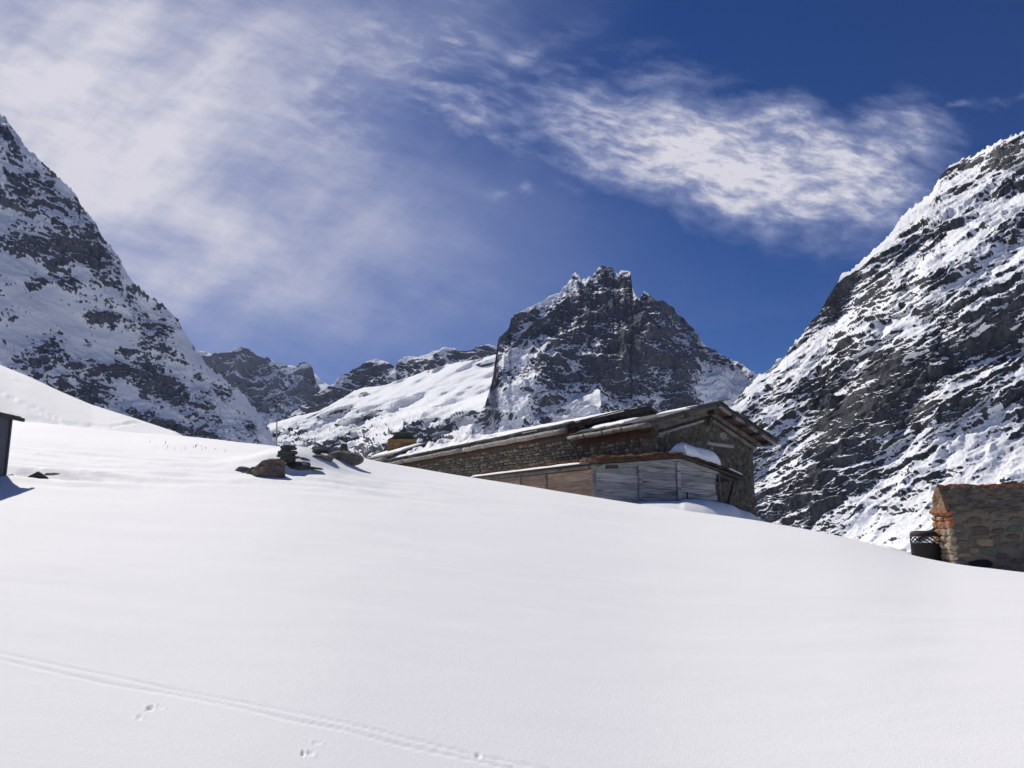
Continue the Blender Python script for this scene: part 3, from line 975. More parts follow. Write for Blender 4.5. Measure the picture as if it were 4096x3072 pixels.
def beam(name, p, q, wd, ht, mat, parent=None, side=None, seg=1, wob=0.0, taper=1.0):
    """bar from p to q; wd across (along side), ht the other way"""
    p, q = Vector(p), Vector(q)
    d = (q - p).normalized()
    s = Vector(side).normalized() if side is not None else d.cross(Vector((0, 0, 1))).normalized()
    s = (s - d * s.dot(d)).normalized()
    u = s.cross(d).normalized()
    if u.z < 0: u = -u
    vs, fs = [], []
    bev = min(wd, ht) * 0.16
    prof = [(-wd / 2 + bev, -ht / 2), (wd / 2 - bev, -ht / 2), (wd / 2, -ht / 2 + bev), (wd / 2, ht / 2 - bev),
            (wd / 2 - bev, ht / 2), (-wd / 2 + bev, ht / 2), (-wd / 2, ht / 2 - bev), (-wd / 2, -ht / 2 + bev)]
    for i in range(seg + 1):
        t = i / seg
        k = 1 + (taper - 1) * t
        o = p + (q - p) * t + s * random.uniform(-wob, wob) + u * random.uniform(-wob, wob)
        for a_, b_ in prof:
            vs.append(o + s * a_ * k + u * (b_ * k + random.uniform(-wob, wob) * 0.6))
    for i in range(seg):
        for j in range(8):
            a_ = i * 8 + j; b_ = i * 8 + (j + 1) % 8
            fs.append((a_, b_, b_ + 8, a_ + 8))
    fs.append(tuple(range(7, -1, -1)))
    fs.append(tuple(range(seg * 8, seg * 8 + 8)))
    return put(name, vs, fs, mat, parent)


def tube(name, pts, r, mat, parent=None, n=10, wob=0.0, closed_ends=True):
    pts = [Vector(p) for p in pts]
    rs = r if isinstance(r, (list, tuple)) else [r] * len(pts)
    vs, fs = [], []
    up = Vector((0, 0, 1))
    for i, p in enumerate(pts):
        d = (pts[min(i + 1, len(pts) - 1)] - pts[max(i - 1, 0)]).normalized()
        s = d.cross(up if abs(d.z) < 0.95 else Vector((0, 1, 0))).normalized()
        u = s.cross(d).normalized()
        for k in range(n):
            a_ = 2 * math.pi * k / n
            rr = rs[i] * (1 + random.uniform(-wob, wob))
            vs.append(p + s * math.cos(a_) * rr + u * math.sin(a_) * rr)
    for i in range(len(pts) - 1):
        for k in range(n):
            a_ = i * n + k; b_ = i * n + (k + 1) % n
            fs.append((a_, b_, b_ + n, a_ + n))
    if closed_ends:
        fs.append(tuple(range(n - 1, -1, -1)))
        fs.append(tuple(range((len(pts) - 1) * n, len(pts) * n)))
    return put(name, vs, fs, mat, parent, smooth=True)


def solid(name, poly, thick, mat, parent=None):
    """flat polygon given by points, thickened along a vector"""
    n = len(poly)
    th = Vector(thick)
    vs = [Vector(p) for p in poly] + [Vector(p) + th for p in poly]
    fs = [tuple(range(n - 1, -1, -1)), tuple(range(n, 2 * n))] + [(i, (i + 1) % n, n + (i + 1) % n, n + i) for i in range(n)]
    return put(name, vs, fs, mat, parent)


def stone_mesh(name, seed, round_=0.5, depth=0.35, n=9):
    """unit stone: about 1 x 1 in x and z, bulging out along +y"""
    rnd = random.Random(seed)
    vs, fs = [], []
    ring = []
    for k in range(n):
        a_ = 2 * math.pi * (k + rnd.uniform(-.25, .25)) / n
        c, s = math.cos(a_), math.sin(a_)
        p_ = 2 + 4 * (1 - round_)
        rr = 0.5 / (abs(c) ** p_ + abs(s) ** p_) ** (1 / p_) * rnd.uniform(0.86, 1.05)
        ring.append((c * rr, s * rr))
    for lvl, (k, y) in enumerate(((1.0, -0.5), (1.0, depth * 0.25), (0.80, depth * 0.8), (0.0, depth))):
        if k == 0:
            vs.append((rnd.uniform(-.1, .1), depth * rnd.uniform(0.8, 1.1), rnd.uniform(-.1, .1)))
        else:
            for x, z in ring:
                vs.append((x * k, y + (rnd.uniform(-.08, .08) if lvl == 2 else 0), z * k))
    for l in range(2):
        for k in range(n):
            a_ = l * n + k; b_ = l * n + (k + 1) % n
            fs.append((a_, a_ + n, b_ + n, b_))
    for k in range(n):
        fs.append((2 * n + k, 3 * n, 2 * n + (k + 1) % n))
    return mesh_from(vs, fs, name)


STONES_SQ = [stone_mesh('coursed_stone', i, 0.15, 0.35) for i in range(10)]
STONES_RD = [stone_mesh('rubble_stone', 50 + i, 0.75, 0.40, 10) for i in range(10)]


def mat_variant(meshes, mat):
    out = []
    for m in meshes:
        c = m.copy(); c.materials.clear(); c.materials.append(mat); out.append(c)
    return out


def rock(name, c, size, seed, mat, parent=None, planes=9, sub=4, rough=0.05, rotz=0.0, flat=0.62):
    """angular boulder: a ball cut by random planes, then roughened"""
    bm = bmesh.new()
    bmesh.ops.create_icosphere(bm, subdivisions=sub, radius=1.0)
    vs = np.array([v.co[:] for v in bm.verts])
    fs = [tuple(v.index for v in f.verts) for f in bm.faces]
    bm.free()
    rnd = np.random.RandomState(seed)
    for _ in range(planes):
        n = rnd.normal(size=3); n /= np.linalg.norm(n)
        d = rnd.uniform(flat, 0.95)
        ex = vs @ n - d
        vs = vs - np.clip(ex, 0, None)[:, None] * n[None] * 0.93
    nn = vs / (np.linalg.norm(vs, axis=1)[:, None] + 1e-9)
    k = rough * (fbm(vs[:, 0] * 2.5 + seed, vs[:, 1] * 2.5, vs[:, 2] * 2.5, 4) + 0.5 * fbm(vs[:, 0] * 7 + seed, vs[:, 1] * 7, vs[:, 2] * 7, 3))
    vs = vs + nn * k[:, None]
    vs = vs * np.array(size)[None]
    ca, sa = math.cos(rotz), math.sin(rotz)
    vs = np.stack([vs[:, 0] * ca - vs[:, 1] * sa, vs[:, 0] * sa + vs[:, 1] * ca, vs[:, 2]], 1)
    vs = vs + np.array(tuple(c))[None]
    return put(name, vs, fs, mat, parent, smooth=False)


def slab(name, c, rx, ry, th, seed, mat, parent=None, tilt=(0, 0), n=13):
    """flat irregular stone with broken edges"""
    rnd = random.Random(seed)
    ring = [rnd.uniform(0.82, 1.08) for _ in range(n)]
    ph = rnd.uniform(0, 6)
    vs = []
    lv = [(-0.5, 0.86), (-0.3, 1.0), (0.1, 0.98), (0.38, 0.93), (0.5, 0.78)]
    for z, k in lv:
        for i in range(n):
            a_ = ph + 2 * math.pi * i / n
            kk = ring[i] * k * rnd.uniform(0.96, 1.04)
            x, y = math.cos(a_) * rx * kk, math.sin(a_) * ry * kk
            zz = z * th + rnd.uniform(-.06, .06) * th + x * tilt[0] + y * tilt[1]
            vs.append(Vector(c) + Vector((x, y, zz)))
    fs = []
    for l in range(len(lv) - 1):
        for i in range(n):
            a_ = l * n + i; b_ = l * n + (i + 1) % n
            fs.append((a_, b_, b_ + n, a_ + n))
    fs.append(tuple(range(n - 1, -1, -1)))
    fs.append(tuple(range((len(lv) - 1) * n, len(lv) * n)))
    return put(name, vs, fs, mat, parent)


# ------------------------------------------------------------------ the long stone building
C0 = V(5.16, 29.55, 0)
S_ = V(-0.489, 0.872, 0)
W_ = V(0.872, 0.489, 0)


def B(s, w, z): return V(C0.x + S_.x * s + W_.x * w, C0.y + S_.y * s + W_.y * w, z)


house = empty('stone_house', tuple(B(0, 0, 1.0)), 'long low stone building with slate roofs stepping down behind the snow swell', 'building')

# walls (solid cores, stones set in front)
long_wall = solid('long_wall', [B(0.02, 0, 0.5), B(26.2, 0, 0.5), B(26.2, 0, 5.80), B(4.75, 0, 5.80), B(4.75, 0, 5.40), B(0.02, 0, 5.40)], W_ * 0.55, M_JOINT, house)
gable_wall = solid('gable_wall', [B(0, -0.02, 0.5), B(0, 5.15, 0.5), B(0, 5.15, 5.06), B(0, 2.71, 6.12), B(0, -0.02, 5.42)], S_ * 0.55, M_MORTAR, house)
far_wall = solid('rear_wall', [B(0.6, 5.15, 0.5), B(26, 5.15, 0.5), B(26, 5.15, 5.0), B(0.6, 5.15, 5.0)], W_ * 0.4, M_MORTAR, house)
step_wall = solid('step_gable', [B(4.95, 0.6, 4.6), B(4.95, 6.6, 4.6), B(4.95, 6.6, 6.2), B(4.95, 3.85, 6.80), B(4.95, 0.6, 6.0)], S_ * 0.3, M_DARKW, house)

# which part of a wall the snow or the shed hides
nl = np.array(near_line, float)


def shown(p, margin=14):
    px, py = proj(p.x, p.y, p.z)
    if py > np.interp(px, nl[:, 0], nl[:, 1]) + margin: return False
    if 1935 < px < 2855:
        turf = np.interp(px, [1925, 2370, 2650, 2720, 2945], [1900, 1832, 1822, 1832, 1915])
        if py > turf + 22: return False
    return True


def wall_stones(parent, pts, meshes, rotz, mats_pick, cap, depth):
    """pts: list of (world position, width, height). The largest are objects, the rest one joined part."""
    pts = sorted(pts, key=lambda t: -t[1] * t[2] / (t[0].y ** 2))
    for i, (p, wd, ht) in enumerate(pts[:cap]):
        me = random.choice(meshes[mats_pick()])
        o = bpy.data.objects.new('stone', me)
        COL.objects.link(o)
        o.parent = parent
        par = parent; off = V(0, 0, 0)
        while par is not None:
            off += par.location; par = par.parent
        o.location = p - off
        o.rotation_euler = (0, random.uniform(-.06, .06), rotz)
        o.scale = (wd, depth * random.uniform(0.7, 1.4), ht)
    rest = pts[cap:]
    if rest:
        vs, fs = [], []
        ca, sa = math.cos(rotz), math.sin(rotz)
        for p, wd, ht in rest:
            me = random.choice(meshes[0]); o = len(vs)
            k = depth * random.uniform(.7, 1.4)
            for v in me.vertices:
                x, y, z = v.co.x * wd, v.co.y * k, v.co.z * ht
                vs.append(V(p.x + x * ca - y * sa, p.y + x * sa + y * ca, p.z + z))
            for f in me.polygons: fs.append(tuple(i + o for i in f.vertices))
        put('small_stones', vs, fs, meshes[0][0].materials[0], parent)['kind'] = 'stuff'


sq = [mat_variant(STONES_SQ, M_STONE), mat_variant(STONES_SQ, M_STONE_W)]
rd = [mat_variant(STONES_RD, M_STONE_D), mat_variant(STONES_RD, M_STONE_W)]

pts = []
z = 2.4
while z < 5.5:
    hh = random.uniform(0.09, 0.19)
    s = random.uniform(0, .2)
    while s < 25.5:
        wd = random.uniform(0.14, 0.5)
        if random.random() < 0.15: wd *= 1.5
        top = 5.02 if s < 4.8 else 5.50
        zz = z + hh / 2 + 0.03 * math.sin(s * 1.3) + random.uniform(-.015, .015)
        p = B(s + wd / 2, -0.012, zz)
        if zz + hh / 2 < top and shown(p):
            pts.append((p, wd * 0.97, hh * random.uniform(0.8, 1.05)))
        s += wd + 0.012
    z += hh + 0.008
wall_stones(long_wall, pts, sq, math.atan2(S_.y, S_.x), lambda: 0 if random.random() < 0.86 else 1, 300, 0.10)
print('long wall stones', len(pts))

pts = []
tries = 0
cells = []
while tries < 5000 and len(pts) < 300:
    tries += 1
    w_ = random.uniform(0.05, 5.1); zz = random.uniform(2.0, 6.0)
    roofz = 5.42 + (6.12 - 5.42) * w_ / 2.71 if w_ < 2.71 else 6.12 - (w_ - 2.71) * 0.434
    r_ = random.uniform(0.06, 0.15) if random.random() < 0.8 else random.uniform(.13, .2)
    if zz > roofz - 0.35: continue
    if 3.05 < w_ < 4.15 and 4.35 < zz < 4.95: continue
    if any((w_ - a_) ** 2 + ((zz - b_) * 1.25) ** 2 < ((r_ + c_) * 0.86) ** 2 for a_, b_, c_ in cells): continue
    p = B(-0.004, w_, zz)
    if not shown(p): continue
    if r_ < 0.09 and random.random() < 0.3: continue
    cells.append((w_, zz, r_))
    pts.append((p, r_ * 2.0, r_ * 1.6))
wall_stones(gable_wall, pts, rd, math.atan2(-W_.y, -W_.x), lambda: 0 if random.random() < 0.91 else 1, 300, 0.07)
print('gable stones', len(pts))

# corner stones of the house where the two walls meet
zc = 2.6
while zc < 5.2:
    hh = random.uniform(0.14, 0.24)
    if shown(B(0, 0, zc)):
        a_ = 0.5 if int(zc * 10) % 2 else 0.3
        sol = [B(-0.03, -0.03, zc), B(-0.03, a_, zc), B(a_ * 0.9, a_, zc), B(a_ * 0.9, -0.03, zc)]
        solid('corner_stone', sol, V(0, 0, hh - 0.02), M_STONE, house)
    zc += hh

# gable window with its timber lintel, half hidden by the snow on the shed roof
solid('window', [B(-0.012, 3.15, 4.30), B(-0.012, 3.95, 4.30), B(-0.012, 3.95, 4.72), B(-0.012, 3.15, 4.72)], S_ * 0.01, M_DARKW, house)
beam('lintel', B(-0.06, 2.62, 4.80), B(-0.06, 4.02, 4.74), 0.14, 0.13, M_WOOD_G, house, side=S_, seg=5, wob=0.008)

# --- roofs ---
def roof_z_right(w): return 5.37 + (w + 0.6) * 0.284 if w < 2.71 else 6.31 - (w - 2.71) * 0.436
def roof_z_left(w, s=10): return (5.85 + (w + 0.6) * 0.2517 if w < 3.85 else 6.97 - (w - 3.85) * 0.40) + 0.015 * max(0, s - 5) * (w + 0.6) / 4.45


roof_low = solid('roof_slope', [B(-0.75, -0.6, 5.37), B(4.9, -0.6, 5.37), B(4.9, 2.71, 6.31), B(-0.75, 2.71, 6.31)], V(0, 0, -0.09), M_SLATE, house)
solid('roof_slope', [B(-0.75, 2.71, 6.31), B(4.9, 2.71, 6.31), B(4.9, 5.80, 4.96), B(-0.75, 5.80, 4.96)], V(0, 0, -0.09), M_SLATE, house)
roof_hi = solid('roof_slope', [B(4.78, -0.6, 5.85), B(26, -0.6, 5.85), B(26, 3.85, 6.97 + 0.315), B(4.78, 3.85, 6.97)], V(0, 0, -0.16), M_SLATE, house)
solid('roof_slope', [B(4.78, 3.85, 6.97), B(26, 3.85, 7.285), B(26, 8.2, 5.5), B(4.78, 8.2, 5.23)], V(0, 0, -0.14), M_SLATE, house)
solid('roof_slope', [B(25.6, -0.35, 6.30), B(33.4, -0.35, 6.34), B(33.2, 2.2, 7.22), B(25.6, 2.2, 7.22)], V(0, 0, -0.14), M_SLATE, house)
solid('roof_slope', [B(25.6, 2.2, 7.22), B(33.2, 2.2, 7.22), B(33.2, 4.6, 6.2), B(25.6, 4.6, 6.2)], V(0, 0, -0.12), M_SLATE, house)
solid('end_wall', [B(26.0, 0.0, 0.5), B(32.8, 0.0, 0.5), B(32.8, 0.0, 6.25), B(26.0, 0.0, 6.25)], W_ * 4.2, M_JOINT, house)

# slates along the edges that stand against the sky and the eaves
def slate_row(f, t0, t1, step, out, lift, parent, dirv_):
    """f(t) point on the edge"""
    t = t0
    while t < t1:
        L = step * random.uniform(0.7, 1.35)
        p, q = f(t), f(min(t + L * 1.15, t1 + 0.1))
        k = random.uniform(-0.05, 0.06)
        o = dirv_ * (out + k)
        th = random.uniform(0.025, 0.05)
        a_ = p + V(0, 0, lift + random.uniform(0, .025)); b_ = q + V(0, 0, lift + random.uniform(0, .03))
        inn = -dirv_ * 0.45
        rise = parent.get('rise', 0.28) * 0.45
        solid('slate', [a_ + o, b_ + o * random.uniform(0.7, 1.2), b_ + inn + V(0, 0, rise), a_ + inn + V(0, 0, rise)], V(0, 0, th), M_SLATE, parent)
        t += L


roof_low['rise'] = 0.27; roof_hi['rise'] = 0.25
slate_row(lambda s: B(s, -0.6, 5.37), -0.75, 4.7, 0.40, 0.05, 0.0, roof_low, -W_)
slate_row(lambda s: B(s, -0.6, 5.37), -0.6, 4.7, 0.45, -0.1, 0.05, roof_low, -W_)
slate_row(lambda s: B(s, -0.6, 5.85), 4.78, 25.8, 0.55, 0.04, 0.0, roof_hi, -W_)
slate_row(lambda s: B(s, -0.6, 5.85), 4.9, 25.8, 0.6, -0.10, 0.05, roof_hi, -W_)
# verge slates climbing the gable edges (drawn up-slope)
for side, w0, w1, f in ((0, -0.6, 2.6, roof_z_right), (1, 2.75, 5.75, roof_z_right)):
    w_ = w0
    while w_ < w1:
        L = random.uniform(0.3, 0.5)
        q = min(w_ + L * 1.2, w1 + 0.1)
        k = random.uniform(0.0, 0.10)
        solid('slate', [B(-0.80 - k, w_, f(w_) + 0.01), B(-0.80 - k * .6, q, f(q) + 0.02), B(-0.3, q, f(q) + 0.02), B(-0.3, w_, f(w_) + 0.01)], V(0, 0, random.uniform(.03, .05)), M_SLATE, roof_low)
        w_ += L
w_ = -0.6
while w_ < 3.8:
    L = random.uniform(0.35, 0.6); q = w_ + L * 1.2
    solid('slate', [B(4.68 - random.uniform(0, .08), w_, roof_z_left(w_) + 0.01), B(4.68, q, roof_z_left(min(q, 3.85)) + 0.02), B(5.2, q, roof_z_left(min(q, 3.85)) + 0.02), B(5.2, w_, roof_z_left(w_) + 0.01)], V(0, 0, 0.045), M_SLATE, roof_hi)
    w_ += L
# ridge boards standing proud at the two gable tips
beam('ridge_board', B(-1.05, 2.95, 6.40), B(-0.6, 1.3, 6.02), 0.3, 0.035, M_SLATE, house, side=S_)
beam('ridge_board', B(4.55, 4.1, 7.04), B(4.9, 2.6, 6.70), 0.3, 0.04, M_SLATE, house, side=S_)

# dark deep verge of the upper roof seen from below
beam('verge_board', B(4.80, -0.6, 5.76), B(4.80, 3.85, 6.86), 0.06, 0.20, M_DARKW, house, side=S_, seg=4, wob=0.006)
# barge boards and wall-head timbers of the gable
beam('barge_board', B(-0.72, -0.62, 5.24), B(-0.72, 2.66, 6.16), 0.05, 0.15, M_BEAM, house, side=S_, seg=6, wob=0.006)
beam('barge_board', B(-0.72, 2.76, 6.15), B(-0.72, 5.72, 4.85), 0.05, 0.10, M_WOOD_G, house, side=S_, seg=6, wob=0.004)
beam('wall_timber', B(-0.22, -0.10, 5.20), B(-0.22, 2.62, 5.96), 0.16, 0.20, M_BEAM, house, side=S_, seg=6, wob=0.008)
beam('wall_timber', B(-0.10, 0.15, 4.98), B(-0.10, 2.5, 5.66), 0.10, 0.10, M_WOOD_G, house, side=S_, seg=6, wob=0.008)
beam('wall_timber', B(-0.22, 2.80, 5.96), B(-0.22, 5.35, 4.84), 0.16, 0.16, M_BEAM, house, side=S_, seg=6, wob=0.008)
beam('wall_timber', B(-0.10, 2.95, 5.70), B(-0.10, 5.18, 4.70), 0.10, 0.15, M_BEAM, house, side=S_, seg=6, wob=0.008)
# soffit boards under the overhang, right slope reddish, left slope brown
for i in range(5):
    s0 = -0.70 + i * 0.135
    beam('soffit_board', B(s0, 2.78, 6.12), B(s0, 5.70, 4.86), 0.125, 0.025, M_PINK, house, side=S_)
    beam('soffit_board', B(s0, -0.58, 5.24), B(s0, 2.64, 6.14), 0.125, 0.025, M_BEAM, house, side=S_)
# purlin ends
for w_, dz, sz in ((2.70, 0.28, 0.26), (3.45, 0.15, 0.16), (4.15, 0.15, 0.16), (4.80, 0.15, 0.16), (5.45, 0.17, 0.22), (-0.32, 0.20, 0.22), (1.1, 0.15, 0.15)):
    zz = roof_z_right(w_) - dz - 0.02
    beam('purlin', B(-0.82 if sz < .2 else -0.66, w_, zz), B(0.1, w_, zz), sz * 1.1, sz, M_DARKW, house, side=W_)
beam('ridge_bracket', B(-0.30, 2.70, 5.80), B(-0.12, 2.78, 5.52), 0.14, 0.12, M_DARKW, house, side=W_)
# eaves timber of the long side
tube('gutter_log', [B(s, -0.66 + random.uniform(-.01, .01), 5.24 + random.uniform(-.012, .012)) for s in np.linspace(-0.75, 4.55, 9)], 0.10, M_LOG, house, 10, 0.05)
tube('gutter_log', [B(s, -0.68 + random.uniform(-.012, .012), 5.60 + random.uniform(-.015, .015)) for s in np.linspace(4.72, 14.5, 14)], 0.115, M_LOG, house, 10, 0.05)
tube('gutter_log', [B(s, -0.68 + random.uniform(-.012, .012), 5.60 + random.uniform(-.015, .015)) for s in np.linspace(14.6, 27.0, 16)], 0.115, M_LOG, house, 10, 0.06)
tube('gutter_log', [B(s, -0.45 + random.uniform(-.012, .012), 6.06) for s in np.linspace(26.5, 33.0, 8)], 0.12, M_LOG, house, 10, 0.06)
beam('fascia_board', B(0.0, -0.08, 5.16), B(4.7, -0.08, 5.16), 0.06, 0.26, M_RED, house, side=W_, seg=6, wob=0.006)
beam('fascia_board', B(4.85, -0.08, 5.62), B(15.5, -0.08, 5.62), 0.06, 0.30, M_RED, house, side=W_, seg=8, wob=0.006)
beam('fascia_board', B(15.6, -0.08, 5.62), B(26.0, -0.08, 5.62), 0.06, 0.30, M_RED, house, side=W_, seg=8, wob=0.006)
beam('eaves_plate', B(-0.4, -0.03, 5.00), B(2.6, -0.03, 5.02), 0.14, 0.20, M_DARKW, house, side=W_)
for s in list(np.arange(0.8, 4.6, 1.25)) + list(np.arange(5.6, 26, 1.6)):
    zz = 5.28 if s < 4.8 else 5.70
    beam('rafter', B(s, -0.58, zz), B(s, 0.3, zz + 0.24), 0.12, 0.13, M_DARKW, house, side=S_)
    zb = 5.12 if s < 4.8 else 5.48
    tube('gutter_hook', [B(s, -0.80, zb + 0.18), B(s, -0.70, zb), B(s, -0.5, zb + 0.06), B(s, -0.1, zb + 0.16)], 0.022, M_DARKW, house, 6)
# down pipe at the step between the roofs
tube('down_pipe', [B(4.60, -0.66, 5.20), B(4.58, -0.58, 5.02), B(4.45, -0.42, 4.82), B(4.42, -0.30, 4.62), B(4.62, -0.16, 4.38), B(4.66, -0.14, 4.15)], 0.055, M_PIPE, house, 10)
# chimney
ch = at(1611, 1796, 56.3)
chim = solid('chimney', [ch + V(-0.92, -0.5, -0.8), ch + V(0.90, -0.5, -0.8), ch + V(0.90, 0.6, -0.8), ch + V(-0.92, 0.6, -0.8)], V(0, 0, 1.48), M_JOINT, house)
for r_ in range(5):
    z0 = ch.z - 0.62 + r_ * 0.255
    x = -0.97
    while x < 0.9:
        wd = min(random.uniform(0.35, 0.65), 0.97 - x)
        if wd < 0.1: break
        solid('chimney_stone', [V(ch.x + x + 0.008, ch.y - 0.56 - random.uniform(0, .02), z0), V(ch.x + x + wd - 0.008, ch.y - 0.56 - random.uniform(0, .02), z0), V(ch.x + x + wd - 0.008, ch.y - 0.5, z0), V(ch.x + x + 0.008, ch.y - 0.5, z0)], V(0, 0, 0.245), M_CHIM, chim)
        x += wd
    solid('chimney_stone', [V(ch.x - 1.0, ch.y - 0.49, z0), V(ch.x - 0.93, ch.y - 0.49, z0), V(ch.x - 0.93, ch.y + 0.6, z0), V(ch.x - 1.0, ch.y + 0.6, z0)], V(0, 0, 0.245), M_CHIM, chim)
zt = ch.z + 0.70
for dx, rx, th in ((0.10, 1.06, 0.05), (0.0, 0.80, 0.12), (0.02, 0.78, 0.10), (0.04, 0.76, 0.12), (-0.05, 0.98, 0.05), (0.0, 0.86, 0.04), (0.0, 0.32, 0.12), (0.0, 0.22, 0.08)):
    slab('cap_slab', V(ch.x + dx, ch.y, zt + th / 2), rx, rx * 0.7, th, int(zt * 1000), M_ROCKD, chim, tilt=(random.uniform(-.02, .02), 0))
    zt += th * 0.95

# --- snow lying on the roofs ---
def snow_sheet(name, f, nu, nv, thick, seed, parent=None, edge=0.12, lump=0.0, label=None):
    """f(u, v) roof point; a sheet with soft rounded edges"""
    U, Vv = np.meshgrid(np.linspace(0, 1, nu), np.linspace(0, 1, nv))
    base = np.array([[tuple(f(u, v)) for u in np.linspace(0, 1, nu)] for v in np.linspace(0, 1, nv)])
    e = np.minimum(np.minimum(U, 1 - U) / edge, np.minimum(Vv, 1 - Vv) / (edge * 2))
    e = np.clip(e, 0, 1)
    nz = fbm(base[..., 0] * 1.1 + seed, base[..., 1] * 1.1, seed, 3)
    h = thick * np.sqrt(1 - (1 - e) ** 2) * (1 + 0.35 * nz)
    if lump:
        h = h + lump * np.clip(fbm(base[..., 0] * 1.1 + seed, base[..., 1] * 1.1, seed + 3.0, 3) + 0.15, 0, 1) * np.clip(e * 2, 0, 1)
    P = base.copy(); P[..., 2] += h
    P2 = base.copy(); P2[..., 2] -= 0.03
    full = np.concatenate([P2[:1], P, P2[-1:]], 0)
    full = np.concatenate([np.concatenate([P2[:1, :1], P2[:, :1], P2[-1:, :1]], 0), full, np.concatenate([P2[:1, -1:], P2[:, -1:], P2[-1:, -1:]], 0)], 1)
    me = grid_mesh(full, name, flip=True)
    me.materials.append(M_SNOW)
    o = link(name, me, None)
    # origin to the middle
    c = Vector(full.reshape(-1, 3).mean(0))
    me.transform(Matrix.Translation(-c)); o.location = c
    return o


def lerp(a, b, t): return a + (b - a) * t


tag(snow_sheet('snow_cover', lambda u, v: (lambda s, w: B(s, w, roof_z_left(w, s) + 0.0))(lerp(5.1, 25.6, u), lerp(0.35, 3.8, v)), 90, 16, 0.09, 2.0, edge=0.04),
    'long thin snow cover on the upper slate roof of the stone building', 'snow')
tag(snow_sheet('snow_cover', lambda u, v: (lambda s, w: B(s, w, roof_z_right(w) + 0.04))(lerp(2.0, 4.55, u), lerp(0.25, 1.15, v)), 40, 14, 0.10, 5.0, edge=0.15),
    'flat snow patch on the lower roof, left of the gable and under the upper verge', 'snow')
tag(snow_sheet('snow_cover', lambda u, v: (lambda s, w: B(s, w, roof_z_right(w) + 0.04))(lerp(0.2, 2.25, u), lerp(2.15, 2.65, v)), 40, 12, 0.03, 9.0, edge=0.15),
    'thin strip of snow along the roof ridge just left of the gable tip', 'snow')
tag(snow_sheet('snow_cover', lambda u, v: (lambda s, w: B(s, w, 6.34 + (w + .35) * 0.345))(lerp(26.4, 32.6, u), lerp(0.5, 2.1, v)), 40, 12, 0.10, 12.0, edge=0.15),
    'snow on the lowest roof at the far end, left of the chimney', 'snow')
tag(snow_sheet('snow_heap', lambda u, v: (lambda s, w: B(s, w, roof_z_left(w, s) + 0.0))(lerp(14.0, 26.3, u), lerp(-0.35, 1.6, v)), 150, 34, 0.20, 15.0, edge=0.25, lump=0.42),
    'lumpy heap of shovelled snow on the roof to the right of the chimney', 'snow')

# ------------------------------------------------------------------ wooden shed in front
SC = V(2.6, 25.93, 0)


def Q(s, t, z): return V(SC.x + S_.x * s + W_.x * t, SC.y + S_.y * s + W_.y * t, z)


shed = empty('wooden_shed', tuple(Q(0, 0, 1.5)), 'grey board shed with turf roof leaning on the stone building', 'shed')


def ztop(t): return float(np.interp(t, [-0.4, 0, 3.6, 5.35, 6.5], [3.56, 3.60, 3.95, 3.62, 3.27]))


# boards of the end facing us; they run down a little to the right
TILT = -0.045
posts_t = [0.0, 1.89, 3.55, 5.30]
for bi in range(3):
    t0, t1 = posts_t[bi] + 0.03, posts_t[bi + 1] - 0.02
    z0 = 1.55
    while z0 < 4.0:
        hh = random.uniform(0.21, 0.30) if bi < 2 else random.uniform(0.15, 0.24)
        a0, a1 = z0 + TILT * t0, z0 + TILT * t1
        b0, b1 = a0 + hh - 0.008, a1 + hh - 0.008
        lim0, lim1 = ztop(t0) - 0.16, ztop(t1) - 0.16
        if a0 > lim0 - 0.04 and a1 > lim1 - 0.04: break
        te = t1 + (random.uniform(-0.10, 0.06) if bi == 2 else 0)
        poly = []
        n_ = 7
        for k in range(n_): poly.append((lerp(t0, te, k / (n_ - 1)), lerp(a0, a1, k / (n_ - 1)) + random.uniform(-.004, .004)))
        for k in range(n_ - 1, -1, -1):
            tt = lerp(t0, te, k / (n_ - 1))
            poly.append((tt, min(lerp(b0, b1, k / (n_ - 1)) + random.uniform(-.004, .004), ztop(tt) - 0.15)))
        if all(poly[-1 - k][1] > poly[k][1] - 0.001 for k in range(n_)) or True:
            poly = [(a_, max(b_, poly[k][1] - 1) if k < n_ else max(b_, poly[2 * n_ - 1 - k][1] + 0.004)) for k, (a_, b_) in enumerate(poly)]
            off = random.uniform(-.008, .008)
            o = solid('board', [Q(off, a_, b_) for a_, b_ in poly], S_ * 0.03, M_WOOD_G, shed)
        z0 += hh
# top boards under the roof
beam('fascia_board', Q(-0.05, -0.05, ztop(0) - 0.08), Q(-0.05, 3.62, ztop(3.6) - 0.08), 0.035, 0.15, M_WOOD_G, shed, side=S_, seg=8, wob=0.003)
beam('fascia_board', Q(-0.05, 3.58, ztop(3.6) - 0.09), Q(-0.05, 5.40, ztop(5.35) - 0.10), 0.035, 0.17, M_WOOD_G, shed, side=S_, seg=5, wob=0.003)
for t_, w1, zt_ in ((0.0, 0.15, 3.5), (1.89, 0.12, 3.62), (3.56, 0.15, 3.80)):
    beam('post', Q(-0.06, t_, 1.2), Q(-0.06, t_, zt_), w1, 0.06, M_WOOD_G if t_ else M_LOG, shed, side=W_, seg=5, wob=0.004)
beam('post', Q(-0.05, 5.44, 1.2), Q(-0.05, 5.42, 3.56), 0.07, 0.07, M_BEAM, shed, side=W_, seg=4, wob=0.003)
beam('post', Q(0.10, 5.30, 1.2), Q(0.10, 5.30, 3.60), 0.14, 0.10, M_DARKW, shed, side=W_)
beam('brace', Q(0.0, 6.22, 3.30), Q(0.1, 5.72, 1.9), 0.10, 0.10, M_DARKW, shed, side=W_)
beam('roof_beam', Q(0.02, 5.3, 3.50), Q(0.02, 6.4, 3.20), 0.10, 0.12, M_DARKW, shed, side=S_)
